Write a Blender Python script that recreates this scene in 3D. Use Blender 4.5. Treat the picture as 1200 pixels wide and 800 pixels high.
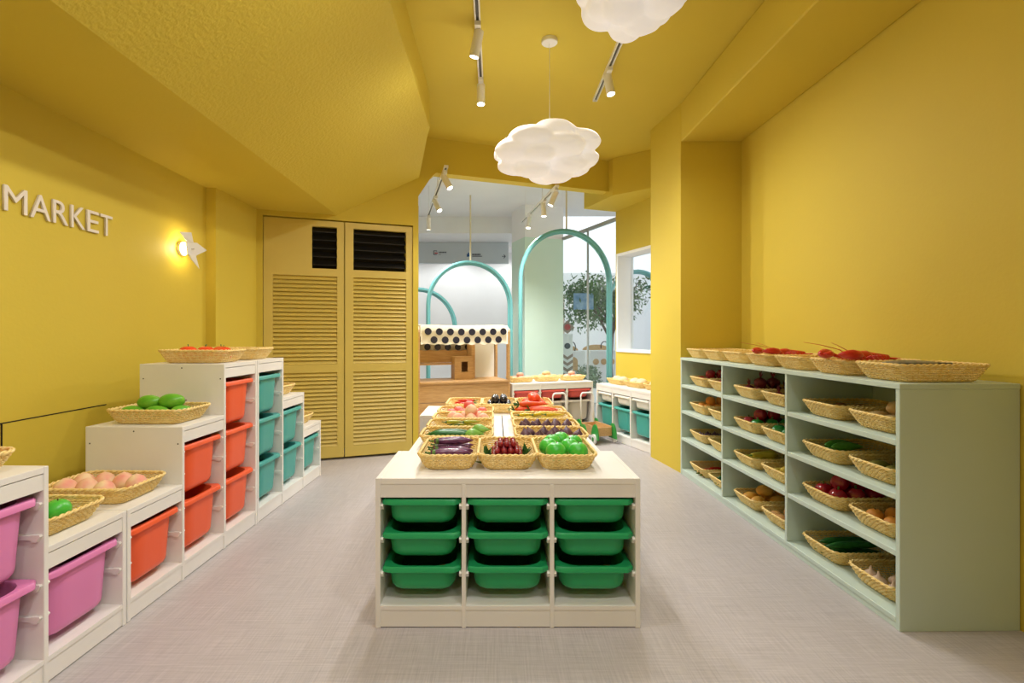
import bpy, bmesh, math, random
from mathutils import Vector, Matrix, noise
random.seed(7)
PI = math.pi
sc = bpy.context.scene
for o in list(bpy.data.objects): bpy.data.objects.remove(o)
C = sc.collection

# ------------------------------------------------------------------ camera, world, exposure
cam = bpy.data.objects.new('camera', bpy.data.cameras.new('camera')); C.objects.link(cam)
cam.location = (0, 0, 1.10); cam.rotation_euler = (PI/2, 0, 0)
cam.data.lens = 17.55; cam.data.sensor_width = 36
cam.data.shift_x = 20/1200; cam.data.shift_y = -9/1200
cam.data.clip_start = 0.05; cam.data.clip_end = 60
sc.camera = cam
W = bpy.data.worlds.new('world'); sc.world = W; W.use_nodes = True
W.node_tree.nodes['Background'].inputs[0].default_value = (0.90, 0.95, 1.0, 1)
W.node_tree.nodes['Background'].inputs[1].default_value = 1.15
sc.view_settings.view_transform = 'Standard'; sc.view_settings.look = 'None'
sc.view_settings.gamma = 1; sc.view_settings.use_curve_mapping = False
sc.view_settings.exposure = 0.27
SPOT_W = 38      # watts of one track spot in the market room
FAR_W = 62      # watts of one track spot in the white hall
CLOUD_E = 0.32

# ------------------------------------------------------------------ helpers
def lin(c):
    return tuple((v/12.92 if v <= 0.04045 else ((v+0.055)/1.055)**2.4) for v in (x/255 for x in c))
MATS = {}
def mat(name, rgb, rough=0.5, rgb2=None, scale=8.0, bump=0.0, bscale=None, detail=3, emit=0, spec=0.5, coat=0, stretch=None, contrast=(0.35, 0.65)):
    if name in MATS: return MATS[name]
    m = bpy.data.materials.new(name); m.use_nodes = True
    nt = m.node_tree; b = nt.nodes['Principled BSDF']
    c1 = lin(rgb) + (1,)
    b.inputs['Base Color'].default_value = c1
    b.inputs['Roughness'].default_value = rough
    b.inputs['Specular IOR Level'].default_value = spec
    if coat: b.inputs['Coat Weight'].default_value = coat
    tc = nt.nodes.new('ShaderNodeTexCoord'); src = tc.outputs['Object']
    if stretch:
        mp = nt.nodes.new('ShaderNodeMapping'); mp.inputs['Scale'].default_value = stretch
        nt.links.new(src, mp.inputs[0]); src = mp.outputs[0]
    if rgb2:
        n = nt.nodes.new('ShaderNodeTexNoise'); n.inputs['Scale'].default_value = scale; n.inputs['Detail'].default_value = detail
        r = nt.nodes.new('ShaderNodeValToRGB'); r.color_ramp.elements[0].position = contrast[0]; r.color_ramp.elements[1].position = contrast[1]
        r.color_ramp.elements[0].color = c1; r.color_ramp.elements[1].color = lin(rgb2) + (1,)
        nt.links.new(src, n.inputs['Vector']); nt.links.new(n.outputs['Fac'], r.inputs[0]); nt.links.new(r.outputs[0], b.inputs['Base Color'])
    if bump:
        n = nt.nodes.new('ShaderNodeTexNoise'); n.inputs['Scale'].default_value = bscale or scale; n.inputs['Detail'].default_value = 4
        bp = nt.nodes.new('ShaderNodeBump'); bp.inputs['Strength'].default_value = bump; bp.inputs['Distance'].default_value = 0.01
        nt.links.new(src, n.inputs['Vector']); nt.links.new(n.outputs['Fac'], bp.inputs['Height']); nt.links.new(bp.outputs[0], b.inputs['Normal'])
    if emit:
        b.inputs['Emission Color'].default_value = c1; b.inputs['Emission Strength'].default_value = emit
    MATS[name] = m
    return m
def glass_mat(name, tint, mixv=0.12):
    m = bpy.data.materials.new(name); m.use_nodes = True; nt = m.node_tree
    for n in list(nt.nodes): nt.nodes.remove(n)
    o = nt.nodes.new('ShaderNodeOutputMaterial'); t = nt.nodes.new('ShaderNodeBsdfTransparent'); g = nt.nodes.new('ShaderNodeBsdfGlossy')
    t.inputs[0].default_value = tint + (1,); g.inputs['Roughness'].default_value = 0.03
    mx = nt.nodes.new('ShaderNodeMixShader'); mx.inputs[0].default_value = mixv
    nt.links.new(t.outputs[0], mx.inputs[1]); nt.links.new(g.outputs[0], mx.inputs[2]); nt.links.new(mx.outputs[0], o.inputs[0])
    return m

def mesh_from(bm, name='mesh', smooth=False):
    me = bpy.data.meshes.new(name); bmesh.ops.recalc_face_normals(bm, faces=bm.faces)
    bm.to_mesh(me); bm.free()
    if smooth: me.shade_smooth()
    return me
def obj(name, me, m=None, parent=None, loc=None, rot=None):
    if isinstance(me, bmesh.types.BMesh): me = mesh_from(me, name)
    if m is not None and not me.materials: me.materials.append(m)
    o = bpy.data.objects.new(name, me); C.objects.link(o)
    if parent: o.parent = parent
    if loc: o.location = loc
    if rot: o.rotation_euler = rot
    return o
def tag(o, label=None, cat=None, group=None, kind=None):
    if label: o['label'] = label
    if cat: o['category'] = cat
    if group: o['group'] = group
    if kind: o['kind'] = kind
    return o
def thing(name, label, cat, loc=(0,0,0), rz=0, group=None):
    o = bpy.data.objects.new(name, None); C.objects.link(o); o.empty_display_size = 0.05
    o.location = loc; o.rotation_euler = (0, 0, rz)
    return tag(o, label, cat, group)
def copy_tree(o, parent=None):
    c = o.copy(); C.objects.link(c); c.parent = parent
    for ch in list(o.children): copy_tree(ch, c)
    return c
def remove_tree(o):
    for ch in list(o.children): remove_tree(ch)
    bpy.data.objects.remove(o)
def struct(name, bm, m, parent=None, label=None):
    o = obj(name, bm, m, parent)
    if not parent: o['kind'] = 'structure'
    if label: o['label'] = label
    return o

def box(bm, x0, x1, y0, y1, z0, z1, bev=0.0):
    vs = [bm.verts.new(p) for p in ((x0,y0,z0),(x1,y0,z0),(x1,y1,z0),(x0,y1,z0),(x0,y0,z1),(x1,y0,z1),(x1,y1,z1),(x0,y1,z1))]
    fs = [bm.faces.new([vs[i] for i in f]) for f in ((0,3,2,1),(4,5,6,7),(0,1,5,4),(1,2,6,5),(2,3,7,6),(3,0,4,7))]
    if bev > 0:
        es = set(e for f in fs for e in f.edges)
        bmesh.ops.bevel(bm, geom=list(es), offset=bev, segments=1, affect='EDGES', profile=0.5)
    return vs
def nb(): return bmesh.new()
def box_m(x0, x1, y0, y1, z0, z1, bev=0.0):
    bm = nb(); box(bm, x0, x1, y0, y1, z0, z1, bev); return bm
def prism(bm, plan, zb, zt):
    """solid over a plan polygon [(x,y)]; zb, zt numbers or functions of (x,y)"""
    fb = zb if callable(zb) else (lambda x, y: zb); ft = zt if callable(zt) else (lambda x, y: zt)
    lo = [bm.verts.new((x, y, fb(x, y))) for x, y in plan]; hi = [bm.verts.new((x, y, ft(x, y))) for x, y in plan]
    n = len(plan); bm.faces.new(lo[::-1]); bm.faces.new(hi)
    for i in range(n): bm.faces.new((lo[i], lo[(i+1) % n], hi[(i+1) % n], hi[i]))
def extrude_poly(bm, pts, d):
    """pts: list of Vector (planar), d: Vector"""
    a = [bm.verts.new(p) for p in pts]; b = [bm.verts.new(Vector(p)+Vector(d)) for p in pts]
    n = len(pts); bm.faces.new(a[::-1]); bm.faces.new(b)
    for i in range(n): bm.faces.new((a[i], a[(i+1) % n], b[(i+1) % n], b[i]))
def loft(bm, rings, close=True, cap0=True, cap1=True):
    R = [[bm.verts.new(p) for p in r] for r in rings]; n = len(R[0])
    for a, b in zip(R, R[1:]):
        for i in range(n if close else n-1): bm.faces.new((a[i], a[(i+1) % n], b[(i+1) % n], b[i]))
    if cap0: bm.faces.new(R[0][::-1])
    if cap1: bm.faces.new(R[-1])
def tube(bm, path, rad, seg=8, closed=False, cap=True):
    P = [Vector(p) for p in path]; n = len(P)
    rads = rad if isinstance(rad, (list, tuple)) else [rad]*n
    rings = []; up = Vector((0, 0, 1)); prev = None
    for i in range(n):
        t = (P[(i+1) % n]-P[i-1]) if closed else (P[min(i+1, n-1)]-P[max(i-1, 0)])
        t.normalize()
        if prev is None:
            a = t.cross(up if abs(t.z) < 0.9 else Vector((1, 0, 0))).normalized()
        else:
            a = (prev - t*prev.dot(t)).normalized()
        prev = a; b = t.cross(a)
        rings.append([P[i]+(a*math.cos(2*PI*k/seg)+b*math.sin(2*PI*k/seg))*rads[i] for k in range(seg)])
    if closed: rings.append(rings[0])
    if closed:
        R = [[bm.verts.new(p) for p in r] for r in rings[:-1]]
        for i in range(n):
            a, b = R[i], R[(i+1) % n]
            for k in range(seg): bm.faces.new((a[k], a[(k+1) % seg], b[(k+1) % seg], b[k]))
    else: loft(bm, rings, True, cap, cap)
def lathe(bm, prof, seg=16, fn=None, c=(0,0,0)):
    rings = []
    for r, z in prof:
        ring = []
        for k in range(seg):
            a = 2*PI*k/seg; rr = max(r, 0.0003)*(fn(a, z) if fn else 1)
            ring.append((c[0]+rr*math.cos(a), c[1]+rr*math.sin(a), c[2]+z))
        rings.append(ring)
    loft(bm, rings)
def cyl(bm, c, r, h, axis='z', seg=20):
    c = Vector(c)
    ax = {'x': Vector((1,0,0)), 'y': Vector((0,1,0)), 'z': Vector((0,0,1))}[axis]
    tube(bm, [c, c+ax*h], r, seg)
def rrect(L, Wd, r, n):
    """n points evenly along a rounded rectangle, with outward normals"""
    hx, hy = L/2-r, Wd/2-r
    segs = []; per = 4*(hx+hy)/1 + 2*PI*r
    out = []
    for i in range(n):
        s = per*i/n
        for (kind, a, b, ln) in (('l', (hx, -Wd/2), (-1,0), 0),): pass
        # start at right side going up
        parts = [('s', (L/2, -hy), (0,1), (1,0), 2*hy), ('a', (hx, hy), 0, None, PI/2*r), ('s', (hx, Wd/2), (-1,0), (0,1), 2*hx), ('a', (-hx, hy), PI/2, None, PI/2*r),
                 ('s', (-L/2, hy), (0,-1), (-1,0), 2*hy), ('a', (-hx, -hy), PI, None, PI/2*r), ('s', (-hx, -Wd/2), (1,0), (0,-1), 2*hx), ('a', (hx, -hy), 1.5*PI, None, PI/2*r)]
        for p in parts:
            if s <= p[4] + 1e-9:
                if p[0] == 's': out.append((p[1][0]+p[2][0]*s, p[1][1]+p[2][1]*s, p[3][0], p[3][1]))
                else:
                    a = p[2]+s/r; out.append((p[1][0]+r*math.cos(a), p[1][1]+r*math.sin(a), math.cos(a), math.sin(a)))
                break
            s -= p[4]
    while len(out) < n: out.append(out[-1])
    return out

# ------------------------------------------------------------------ materials
def wall_mat(name, rgb, bump, bscale):
    return mat(name, rgb, 0.62, tuple(min(255, int(v*1.015)) for v in rgb), 1.3, bump, bscale, spec=0.25)
YEL = (213, 190, 72)
M_yel = wall_mat('yellow_paint', YEL, 0.06, 60)
M_yelrough = wall_mat('yellow_textured_paint', YEL, 0.42, 60)
M_yeldoor = mat('yellow_lacquer', (214, 190, 96), 0.45, (218, 195, 102), 2.0)
M_white = mat('white_laminate', (236, 233, 228), 0.42, (240, 238, 234), 3, 0.02, 40)
M_hall = mat('white_hall_paint', (238, 239, 238), 0.7, (242, 243, 242), 2)
M_sage = mat('sage_laminate', (196, 215, 205), 0.45, (200, 218, 209), 2, 0.01, 40)
M_mint = mat('mint_paint', (212, 236, 220), 0.65, (216, 238, 224), 2)
M_wicker = mat('wicker', (242, 206, 122), 0.6, (252, 228, 162), 60, 0.15, 160)
M_wood = mat('birch_plywood', (192, 150, 98), 0.5, (208, 168, 116), 9, 0.03, 30, stretch=(1, 8, 8))
M_black = mat('black_vent', (16, 14, 12), 0.5)
M_dark = mat('dark_gap', (20, 17, 10), 0.8)
M_teal_arch = mat('teal_tube', (112, 182, 184), 0.4)
M_metal = mat('white_metal', (240, 239, 236), 0.35)
M_rail = mat('white_plastic_rail', (238, 236, 230), 0.3)
M_lens = mat('lamp_glow', (255, 246, 230), 0.3, emit=14)
M_bulb = mat('bulb_glow', (255, 226, 150), 0.3, emit=5)
BINC = {'green': (34, 162, 98), 'pink': (228, 134, 190), 'orange': (244, 98, 52), 'teal': (74, 168, 160), 'red': (222, 92, 86), 'beige': (205, 196, 182), 'white': (232, 230, 222)}
def M_bin(c): return mat('plastic_'+c, BINC[c], 0.38, spec=0.45)

# floor: woven vinyl
def floor_mat():
    m = bpy.data.materials.new('woven_vinyl'); m.use_nodes = True; nt = m.node_tree; b = nt.nodes['Principled BSDF']
    b.inputs['Roughness'].default_value = 0.42; b.inputs['Specular IOR Level'].default_value = 0.35
    tc = nt.nodes.new('ShaderNodeTexCoord')
    cols = []
    for sx, sy in ((3, 110), (110, 3)):
        mp = nt.nodes.new('ShaderNodeMapping'); mp.inputs['Scale'].default_value = (sx, sy, 1)
        n = nt.nodes.new('ShaderNodeTexNoise'); n.inputs['Scale'].default_value = 1.6; n.inputs['Detail'].default_value = 5; n.inputs['Roughness'].default_value = 0.7
        nt.links.new(tc.outputs['Object'], mp.inputs[0]); nt.links.new(mp.outputs[0], n.inputs['Vector']); cols.append(n)
    add = nt.nodes.new('ShaderNodeMath'); add.operation = 'ADD'
    nt.links.new(cols[0].outputs['Fac'], add.inputs[0]); nt.links.new(cols[1].outputs['Fac'], add.inputs[1])
    hf = nt.nodes.new('ShaderNodeMath'); hf.operation = 'MULTIPLY'; hf.inputs[1].default_value = 0.5
    nt.links.new(add.outputs[0], hf.inputs[0])
    r = nt.nodes.new('ShaderNodeValToRGB'); r.color_ramp.elements[0].position = 0.34; r.color_ramp.elements[1].position = 0.66
    r.color_ramp.elements[0].color = lin((162, 156, 157))+(1,); r.color_ramp.elements[1].color = lin((200, 194, 195))+(1,)
    nt.links.new(hf.outputs[0], r.inputs[0]); nt.links.new(r.outputs[0], b.inputs['Base Color'])
    bp = nt.nodes.new('ShaderNodeBump'); bp.inputs['Strength'].default_value = 0.12; bp.inputs['Distance'].default_value = 0.003
    nt.links.new(hf.outputs[0], bp.inputs['Height']); nt.links.new(bp.outputs[0], b.inputs['Normal'])
    return m
M_floor = floor_mat()

# ------------------------------------------------------------------ the room
# frame of the angled partition at the back: origin at the foot of the closet, e along it, nn away from the room
OX, OY = -1.931, 4.16; EX, EY = 0.9426, 0.3340; NX, NY = -0.3340, 0.9426
def bp_(u, n=0.0): return (OX+EX*u+NX*n, OY+EY*u+NY*n)
def bp3(u, n, z): x, y = bp_(u, n); return Vector((x, y, z))
def planeY(X): return OY+(X-OX)*EY/EX
YB = -2.4      # rear wall of the room, behind the camera
ZC = 2.92; ZS = 2.135
struct('floor', box_m(-6, 8, YB-0.1, 14, -0.1, 0), M_floor)
bm = nb(); prism(bm, [(-2.2, YB), (2.1, YB), (2.1, planeY(2.1)+0.05), (-2.2, planeY(-2.2)+0.05)], ZC, ZC+0.12); struct('ceiling', bm, M_yel)
struct('wall_left', box_m(-2.2, -2.05, YB, 3.54, 0, ZC), M_yel)
bm = nb(); prism(bm, [(-2.2, 3.54), (-1.98, 3.54), (-1.98, planeY(-1.98)+0.02), (-2.2, planeY(-2.2)+0.02)], 0, ZC); struct('wall_pilaster', bm, M_yel)
struct('wall_rear', box_m(-2.2, 2.1, YB-0.12, YB, 0, ZC), M_yel)
struct('wall_right', box_m(1.95, 2.1, YB, 4.75, 0, ZC), M_yel)
bm = nb(); prism(bm, [(1.468, 3.945), (1.95, 3.945), (1.95, 4.66), (1.395, 4.47)], 0, ZC); struct('wall_pillar', bm, M_yel)
struct('ceiling_bulkhead', box_m(1.468, 1.95, YB, 3.945, 2.617, ZC, 0.008), M_yel)
bm = nb(); prism(bm, [(-2.05, YB), (-1.38, YB), (-1.38, planeY(-1.38)+0.01), (-2.05, planeY(-2.05)+0.01)], ZS, ZC); struct('ceiling_soffit', bm, M_yel)
def slope(x, y): return ZS+0.59*(x+1.38)
bm = nb(); prism(bm, [(-1.38, YB), (-0.494, YB), (-0.494, 3.78), (-0.535, 3.92), (-0.70, planeY(-0.70)+0.01), (-1.38, planeY(-1.38)+0.01)], slope, ZC)
struct('ceiling_slope', bm, M_yelrough)
# access panel seam on the market wall
tp = struct('trim_1', box_m(-2.05, -2.047, 2.075, 2.62, 0.06, 0.725), M_yel)
bm = nb(); box(bm, -2.05, -2.046, 2.066, 2.629, 0.7255, 0.7300); box(bm, -2.05, -2.046, 2.070, 2.0745, 0.06, 0.7255)
obj('seam', bm, M_dark, tp)
# closet partition with the opening to the hall
DT = 2.087; DW = 1.248
bm = nb()
def pbox(bm, u0, u1, n0, n1, z0, z1):
    prism(bm, [bp_(u0, n0), bp_(u1, n0), bp_(u1, n1), bp_(u0, n1)], z0, z1)
pbox(bm, -0.12, -0.004, 0, 0.1, 0, ZC); pbox(bm, DW+0.004, 1.30, 0, 0.55, 0, ZC); pbox(bm, -0.004, DW+0.004, 0, 0.1, DT+0.005, ZC)
pbox(bm, -0.12, DW+0.01, 0.45, 0.55, 0, ZC)
struct('wall_closet', bm, M_yel)
bm = nb(); extrude_poly(bm, [bp3(u, 0, z) for u, z in ((1.30, 2.364), (1.425, 2.56), (1.47, 2.6), (3.75, 2.6), (3.75, ZC), (1.30, ZC))], Vector((NX, NY, 0))*0.12)
struct('wall_header', bm, M_yel)
# window wall behind the pillar: runs at right angles to the closet
WX, WY = 1.428, 5.899; DX, DY = 0.331, -0.943; QX, QY = 0.943, 0.331      # d towards the camera, q outward
def ww(s, q): return (WX+DX*s+QX*q, WY+DY*s+QY*q)
def wbox(bm, s0, s1, q0, q1, z0, z1): prism(bm, [ww(s0, q0), ww(s1, q0), ww(s1, q1), ww(s0, q1)], z0, z1)
bm = nb(); wbox(bm, 0, 1.32, 0, 0.2, 0, 0.89); wbox(bm, 0, 1.32, 0, 0.2, 2.035, ZC); wbox(bm, 0, 0.03, 0, 0.2, 0.89, 2.035); wbox(bm, 1.0, 1.32, 0, 0.2, 0.89, 2.035)
struct('wall_window', bm, M_yel)
bm = nb(); F1 = (1.028, 5.757); F3 = ww(0, 0.2)
prism(bm, [F1, F3, ww(1.3, 0.2), ww(1.3, 0), (F1[0]+DX*0.6, F1[1]+DY*0.6)], 2.54, ZC); struct('ceiling_box', bm, M_yel)
wn = thing('window_1', None, None); tag(wn, 'white framed window in the yellow side wall beyond the pillar', None, kind='structure')
bm = nb()
for (a, b, z0, z1) in ((0.03, 0.06, 0.89, 2.035), (0.97, 1.0, 0.89, 2.035), (0.06, 0.97, 0.89, 0.92), (0.06, 0.97, 2.005, 2.035)): wbox(bm, a, b, -0.012, 0.205, z0, z1)
obj('window_frame', bm, M_hall, wn)
bm = nb(); wbox(bm, 0.06, 0.97, 0.17, 0.178, 0.92, 2.005); obj('pane', bm, glass_mat('pane_glass', (0.93, 0.96, 0.97), 0.06), wn)

# ------------------------------------------------------------------ closet doors
def make_door(name, u0, u1, label, vent):
    d = thing(name, label, None); d['kind'] = 'structure'
    def part(nm, a, b, n0, n1, z0, z1, m=M_yeldoor):
        bm = nb(); pbox(bm, a, b, n0, n1, z0, z1); return obj(nm, bm, m, d)
    sl0, sl1 = u0+0.072, u1-0.058
    zb = [0.02, 0.115, 0.765, 0.835, 1.60, 1.665, 2.012, 2.08]   # bottom rail | louver | mid rail | louver | upper rail | panel | top
    part('stile', u0, sl0, 0.012, 0.05, 0.02, 2.08); part('stile', sl1, u1, 0.012, 0.05, 0.02, 2.08)
    part('bottom_rail', sl0, sl1, 0.012, 0.05, 0.02, 0.115); part('middle_rail', sl0, sl1, 0.012, 0.05, 0.765, 0.835)
    part('upper_rail', sl0, sl1, 0.012, 0.05, 1.60, 1.665); part('top_rail', sl0, sl1, 0.012, 0.05, 2.03, 2.08)
    va = sl0 if vent == 'full' else sl0+0.31
    if va > sl0+0.01: part('top_panel', sl0, va, 0.014, 0.048, 1.665, 2.03)
    part('vent_back', va, sl1, 0.10, 0.11, 1.665, 2.03, M_black)
    for k in range(5):
        z = 1.70+k*0.072
        bm = nb(); extrude_poly(bm, [bp3(va, 0.022, z), bp3(va, 0.026, z-0.006), bp3(va, 0.075, z+0.038), bp3(va, 0.071, z+0.044)], Vector((EX, EY, 0))*(sl1-va)); obj('vent_blade', bm, M_black, d)
    for (za, zc_, cnt) in ((0.115, 0.765, 19), (0.835, 1.60, 22)):
        p = (zc_-za)/cnt
        bm = nb(); ux, uy, n = EX*(sl1-sl0), EY*(sl1-sl0), None
        O = bp3(sl0, 0, 0)
        extrude_poly(bm, [Vector((NX*a, NY*a, z)) for a, z in ((0.012, 0.0), (0.020, -0.004), (0.046, p*1.05), (0.040, p*1.05+0.004))], Vector((ux, uy, 0)))
        me = mesh_from(bm, 'slat'); me.materials.append(M_yeldoor)
        for k in range(cnt): obj('slat', me, None, d, (O.x, O.y, za+0.003+k*p))
    part('door_backing', u0+0.01, u1-0.01, 0.052, 0.056, 0.02, 1.66, M_yeldoor)
    return d
make_door('door_1', 0.0, 0.646, 'yellow louvered closet door with a half-width black vent', 'half')
make_door('door_2', 0.654, DW, 'yellow louvered closet door with a full-width black vent', 'full')
bm = nb(); pbox(bm, 0.0, DW, 0.08, 0.09, 0.0, 0.018); struct('door_gap_shade', bm, M_dark)  # dark strip painted as the shade in the gap under the doors

# ------------------------------------------------------------------ storage frames and bins
T = 0.016
def rail_mesh():
    bm = nb(); bm2 = bm
    # strip along y (depth), sticks out +x, pointed front clip
    extrude_poly(bm, [Vector(p) for p in ((0, 0.012, -0.007), (0, 0.012, 0.007), (0, 0.40, 0.007), (0, 0.40, -0.007))], Vector((0.009, 0, 0)))
    extrude_poly(bm, [Vector(p) for p in ((0, 0.004, 0.004), (0, 0.016, -0.013), (0, 0.034, -0.013), (0, 0.034, 0.009), (0, 0.008, 0.009))], Vector((0.0095, 0, 0)))
    me = mesh_from(bm, 'rail'); me.materials.append(M_rail); return me
RAIL = rail_mesh()
def make_frame(label, loc, rz, heights, railz, Wd=0.99, D=0.44, group=None, holes=True, mm=None):
    mm = mm or M_white
    f = thing('storage_unit', label, 'storage unit', loc, rz, group)
    n = len(heights); xs = [0]+[Wd*(i+1)/n for i in range(n)]
    cuts = []
    for i in range(n+1):
        h = heights[0] if i == 0 else heights[-1] if i == n else max(heights[i-1], heights[i])
        x0 = 0 if i == 0 else Wd-T-0.002 if i == n else xs[i]-T/2
        w = T+0.002 if i in (0, n) else T
        flat_mid = 0 < i < n and heights[i-1] == heights[i]
        obj('side_panel' if i in (0, n) else 'divider', box_m(x0, x0+w, 0, D, 0, h if not flat_mid else h-0.022, 0.0015), mm, f)
        cuts.append((x0, x0+w))
        if holes and 0 < i < n and not flat_mid:
            sgn = -1 if heights[i-1] < heights[i] else 1
            xf = x0 if sgn < 0 else x0+w
            for (cy, cz) in ((0.02, h-0.075), (0.42, h-0.075), (0.22, h-0.02)):
                bm = nb(); cyl(bm, (xf-0.001 if sgn < 0 else xf-0.0005, cy, cz), 0.0032, 0.0015, 'x', 8); obj('hole_shade', bm, M_dark, f)  # dark discs painted as the shade inside the panel holes
    flat = len(set(heights)) == 1
    if flat: obj('top', box_m(cuts[0][1], cuts[-1][0], 0.0005, D, heights[0]-0.022, heights[0]-0.0003, 0.001), mm, f)
    obj('bottom_board', box_m(cuts[0][1], cuts[-1][0], 0.001, D, 0.068, 0.083), mm, f)
    obj('plinth', box_m(cuts[0][1], cuts[-1][0], 0.004, 0.02, 0.004, 0.068), mm, f)
    for i in range(n):
        a, b = cuts[i][1], cuts[i+1][0]; h = heights[i]
        if not flat: obj('top', box_m(a, b, 0.0005, D, h-0.02, h-0.0003, 0.001), mm, f)
        obj('apron', box_m(a, b, 0.003, 0.018, h-0.072, h-0.0225), mm, f)
        obj('back_panel', box_m(a, b, D-0.006, D-0.001, 0.083, h-0.021), mm, f)
        for z in railz[i]:
            obj('rail', RAIL, None, f, (a, 0, z))
            r = obj('rail', RAIL, None, f, (b, 0.0, z)); r.scale = (-1, 1, 1)
    return f, cuts
def bin_mesh(h, w=0.292, d=0.405):
    n = 40; bm = nb(); rings = []
    def ring(L, Wd, r, z, yo=0.0): return [(x, y+yo, z) for x, y, _, _ in rrect(L, Wd, r, n)]
    tp = 0.002+0.03*h      # taper
    bw, bd = w-0.034, d-0.03
    r = 0.055
    for k in range(5):
        a = PI/2*k/4; rr = 0.034
        i = rr*(1-math.sin(a)); rings.append(ring(bw-2*tp-2*i, bd-2*tp-2*i, max(r-i, 0.012), rr*(1-math.cos(a))))
    rings.append(ring(bw, bd, r, h-0.024))
    rings += [ring(w-0.006, d-0.006, 0.022, h-0.022), ring(w, d, 0.02, h-0.020), ring(w, d, 0.02, h-0.006), ring(w-0.008, d-0.008, 0.02, h)]
    rings.append(ring(bw-0.004, bd-0.004, 0.07, h)); rings.append(ring(bw-0.012, bd-0.012, 0.068, h-0.006))
    rings.append(ring(bw-2*tp-0.03, bd-2*tp-0.03, r-0.01, 0.022)); rings.append(ring(bw-2*tp-0.07, bd-2*tp-0.07, r-0.03, 0.006))
    loft(bm, rings); me = mesh_from(bm, 'bin', True); me.set_sharp_from_angle(angle=math.radians(38)); return me
BINM = {}
def add_bin(frame, cuts, col, ztop, color, deep, label, group=None):
    key = (color, deep)
    if key not in BINM:
        me = bin_mesh(0.23 if deep else 0.102); me.materials.append(M_bin(color)); BINM[key] = me
    h = 0.23 if deep else 0.102
    a, b = cuts[col][1], cuts[col+1][0]
    ma = Matrix.Translation(frame.location) @ Matrix.Rotation(frame.rotation_euler.z, 4, 'Z')
    p = ma @ Vector(((a+b)/2, 0.205, ztop-h))
    o = obj('storage_bin', BINM[key], None, None, p, (0, 0, frame.rotation_euler.z)); o.scale.x = (b-a-0.008)/0.292
    return tag(o, label, 'bin', group)

RZ3 = [0.338, 0.593, 0.848]; FREE = [0.212, 0.466, 0.72]
def rails_for(h):
    k = {0.43: 1, 0.685: 2, 0.945: 3}[h]; return [z-0.027 for z in RZ3[:k]]+FREE[:k]
ORD = {1: ['only bin'], 2: ['lower of the two bins', 'upper of the two bins'], 3: ['lowest of three bins', 'middle of three bins', 'topmost of three bins']}
def step_unit(y0, x0, rz, heights, color, label):
    f, cuts = make_frame(label, (x0, y0, 0), rz, heights, [rails_for(h) for h in heights])
    for c, h in enumerate(heights):
        k = {0.43: 1, 0.685: 2, 0.945: 3}[h]
        for j in range(k):
            step = {1: 'low', 2: 'middle', 3: 'tall'}[k]
            add_bin(f, cuts, c, RZ3[j], color, True, 'deep %s plastic bin, %s in the %s step section' % (color, ORD[k][j], step), color+' bins in the stepped unit')
    return f
LR = PI/2-math.radians(1.25)
uA = step_unit(0.905, -1.420, LR, [0.945, 0.685, 0.43], 'pink', 'white stepped storage unit holding pink bins')
uB = step_unit(1.900, -1.398, LR, [0.43, 0.685, 0.945], 'orange', 'white stepped storage unit holding orange bins')
uC = step_unit(2.894, -1.376, LR, [0.945, 0.685, 0.43], 'teal', 'white stepped storage unit holding teal bins beside the closet')
# island
GB = []
LOWZ = [0.479, 0.353, 0.2255]
fI, cI = make_frame('low white unit with nine green bins at the island end', (-0.4465, 1.865, 0), 0, [0.56]*3, [[z-0.027 for z in LOWZ]]*3)
for c in range(3):
    for j, nm in enumerate(('top', 'middle', 'bottom')):
        side = ('on the stepped-unit side', 'in the centre column', 'on the sage-shelf side')[c]
        g = add_bin(fI, cI, c, LOWZ[j], 'green', False, 'shallow green bin, %s row, %s of the island unit' % (nm, side), 'green bins in the island unit')
        GB.append((g, j, c, nm, side))
fL, _ = make_frame('low white island unit under the cucumber and peach baskets', (-0.398, 2.307+0.99, 0), -PI/2, [0.56]*3, [[z-0.027 for z in LOWZ]]*3)
fR, _ = make_frame('low white island unit under the fig and carrot baskets', (0.488, 2.307, 0), PI/2, [0.56]*3, [[z-0.027 for z in LOWZ]]*3)
fF, _ = make_frame('low white island unit under the black plum basket', (0.492, 3.742, 0), PI, [0.56]*3, [[z-0.027 for z in LOWZ]]*3)
# sage shelf on the right
SH = thing('shelf_unit', 'long sage green open shelf unit with twelve cubbies along the yellow wall', 'shelf', (1.494, 1.842, 0), PI/2+math.radians(0.87)-PI, None)
# local frame: x runs away from the camera mirrored; build directly with own axes instead
SH.rotation_euler = (0, 0, math.radians(0.87))
SL, SD, SHH = 2.09, 0.452, 0.915
shx = lambda nm, x0, x1, y0, y1, z0, z1, b=0.0015: obj(nm, box_m(x0, x1, y0, y1, z0, z1, b), M_sage, SH)
shx('side_panel', 0, SD, 0, 0.020, 0, SHH-0.020); shx('side_panel', 0, SD, SL-0.02, SL, 0, SHH-0.02)
shx('top', -0.002, SD, -0.002, SL, SHH-0.020, SHH)
shx('plinth', 0.004, 0.020, 0.02, SL-0.02, 0, 0.025)
ydiv = [0.02, 0.705, 1.40, SL-0.02]
for k in (1, 2): shx('divider', 0.001, SD-0.01, ydiv[k]-0.009, ydiv[k]+0.009, 0.045, SHH-0.02)
shx('back_panel', SD-0.008, SD, 0.02, SL-0.02, 0.045, SHH-0.02, 0)
shx('bottom_board', 0.001, SD-0.008, 0.02, SL-0.02, 0.025, 0.045)
SHZ = [0.045, 0.292, 0.503, 0.705]
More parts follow.
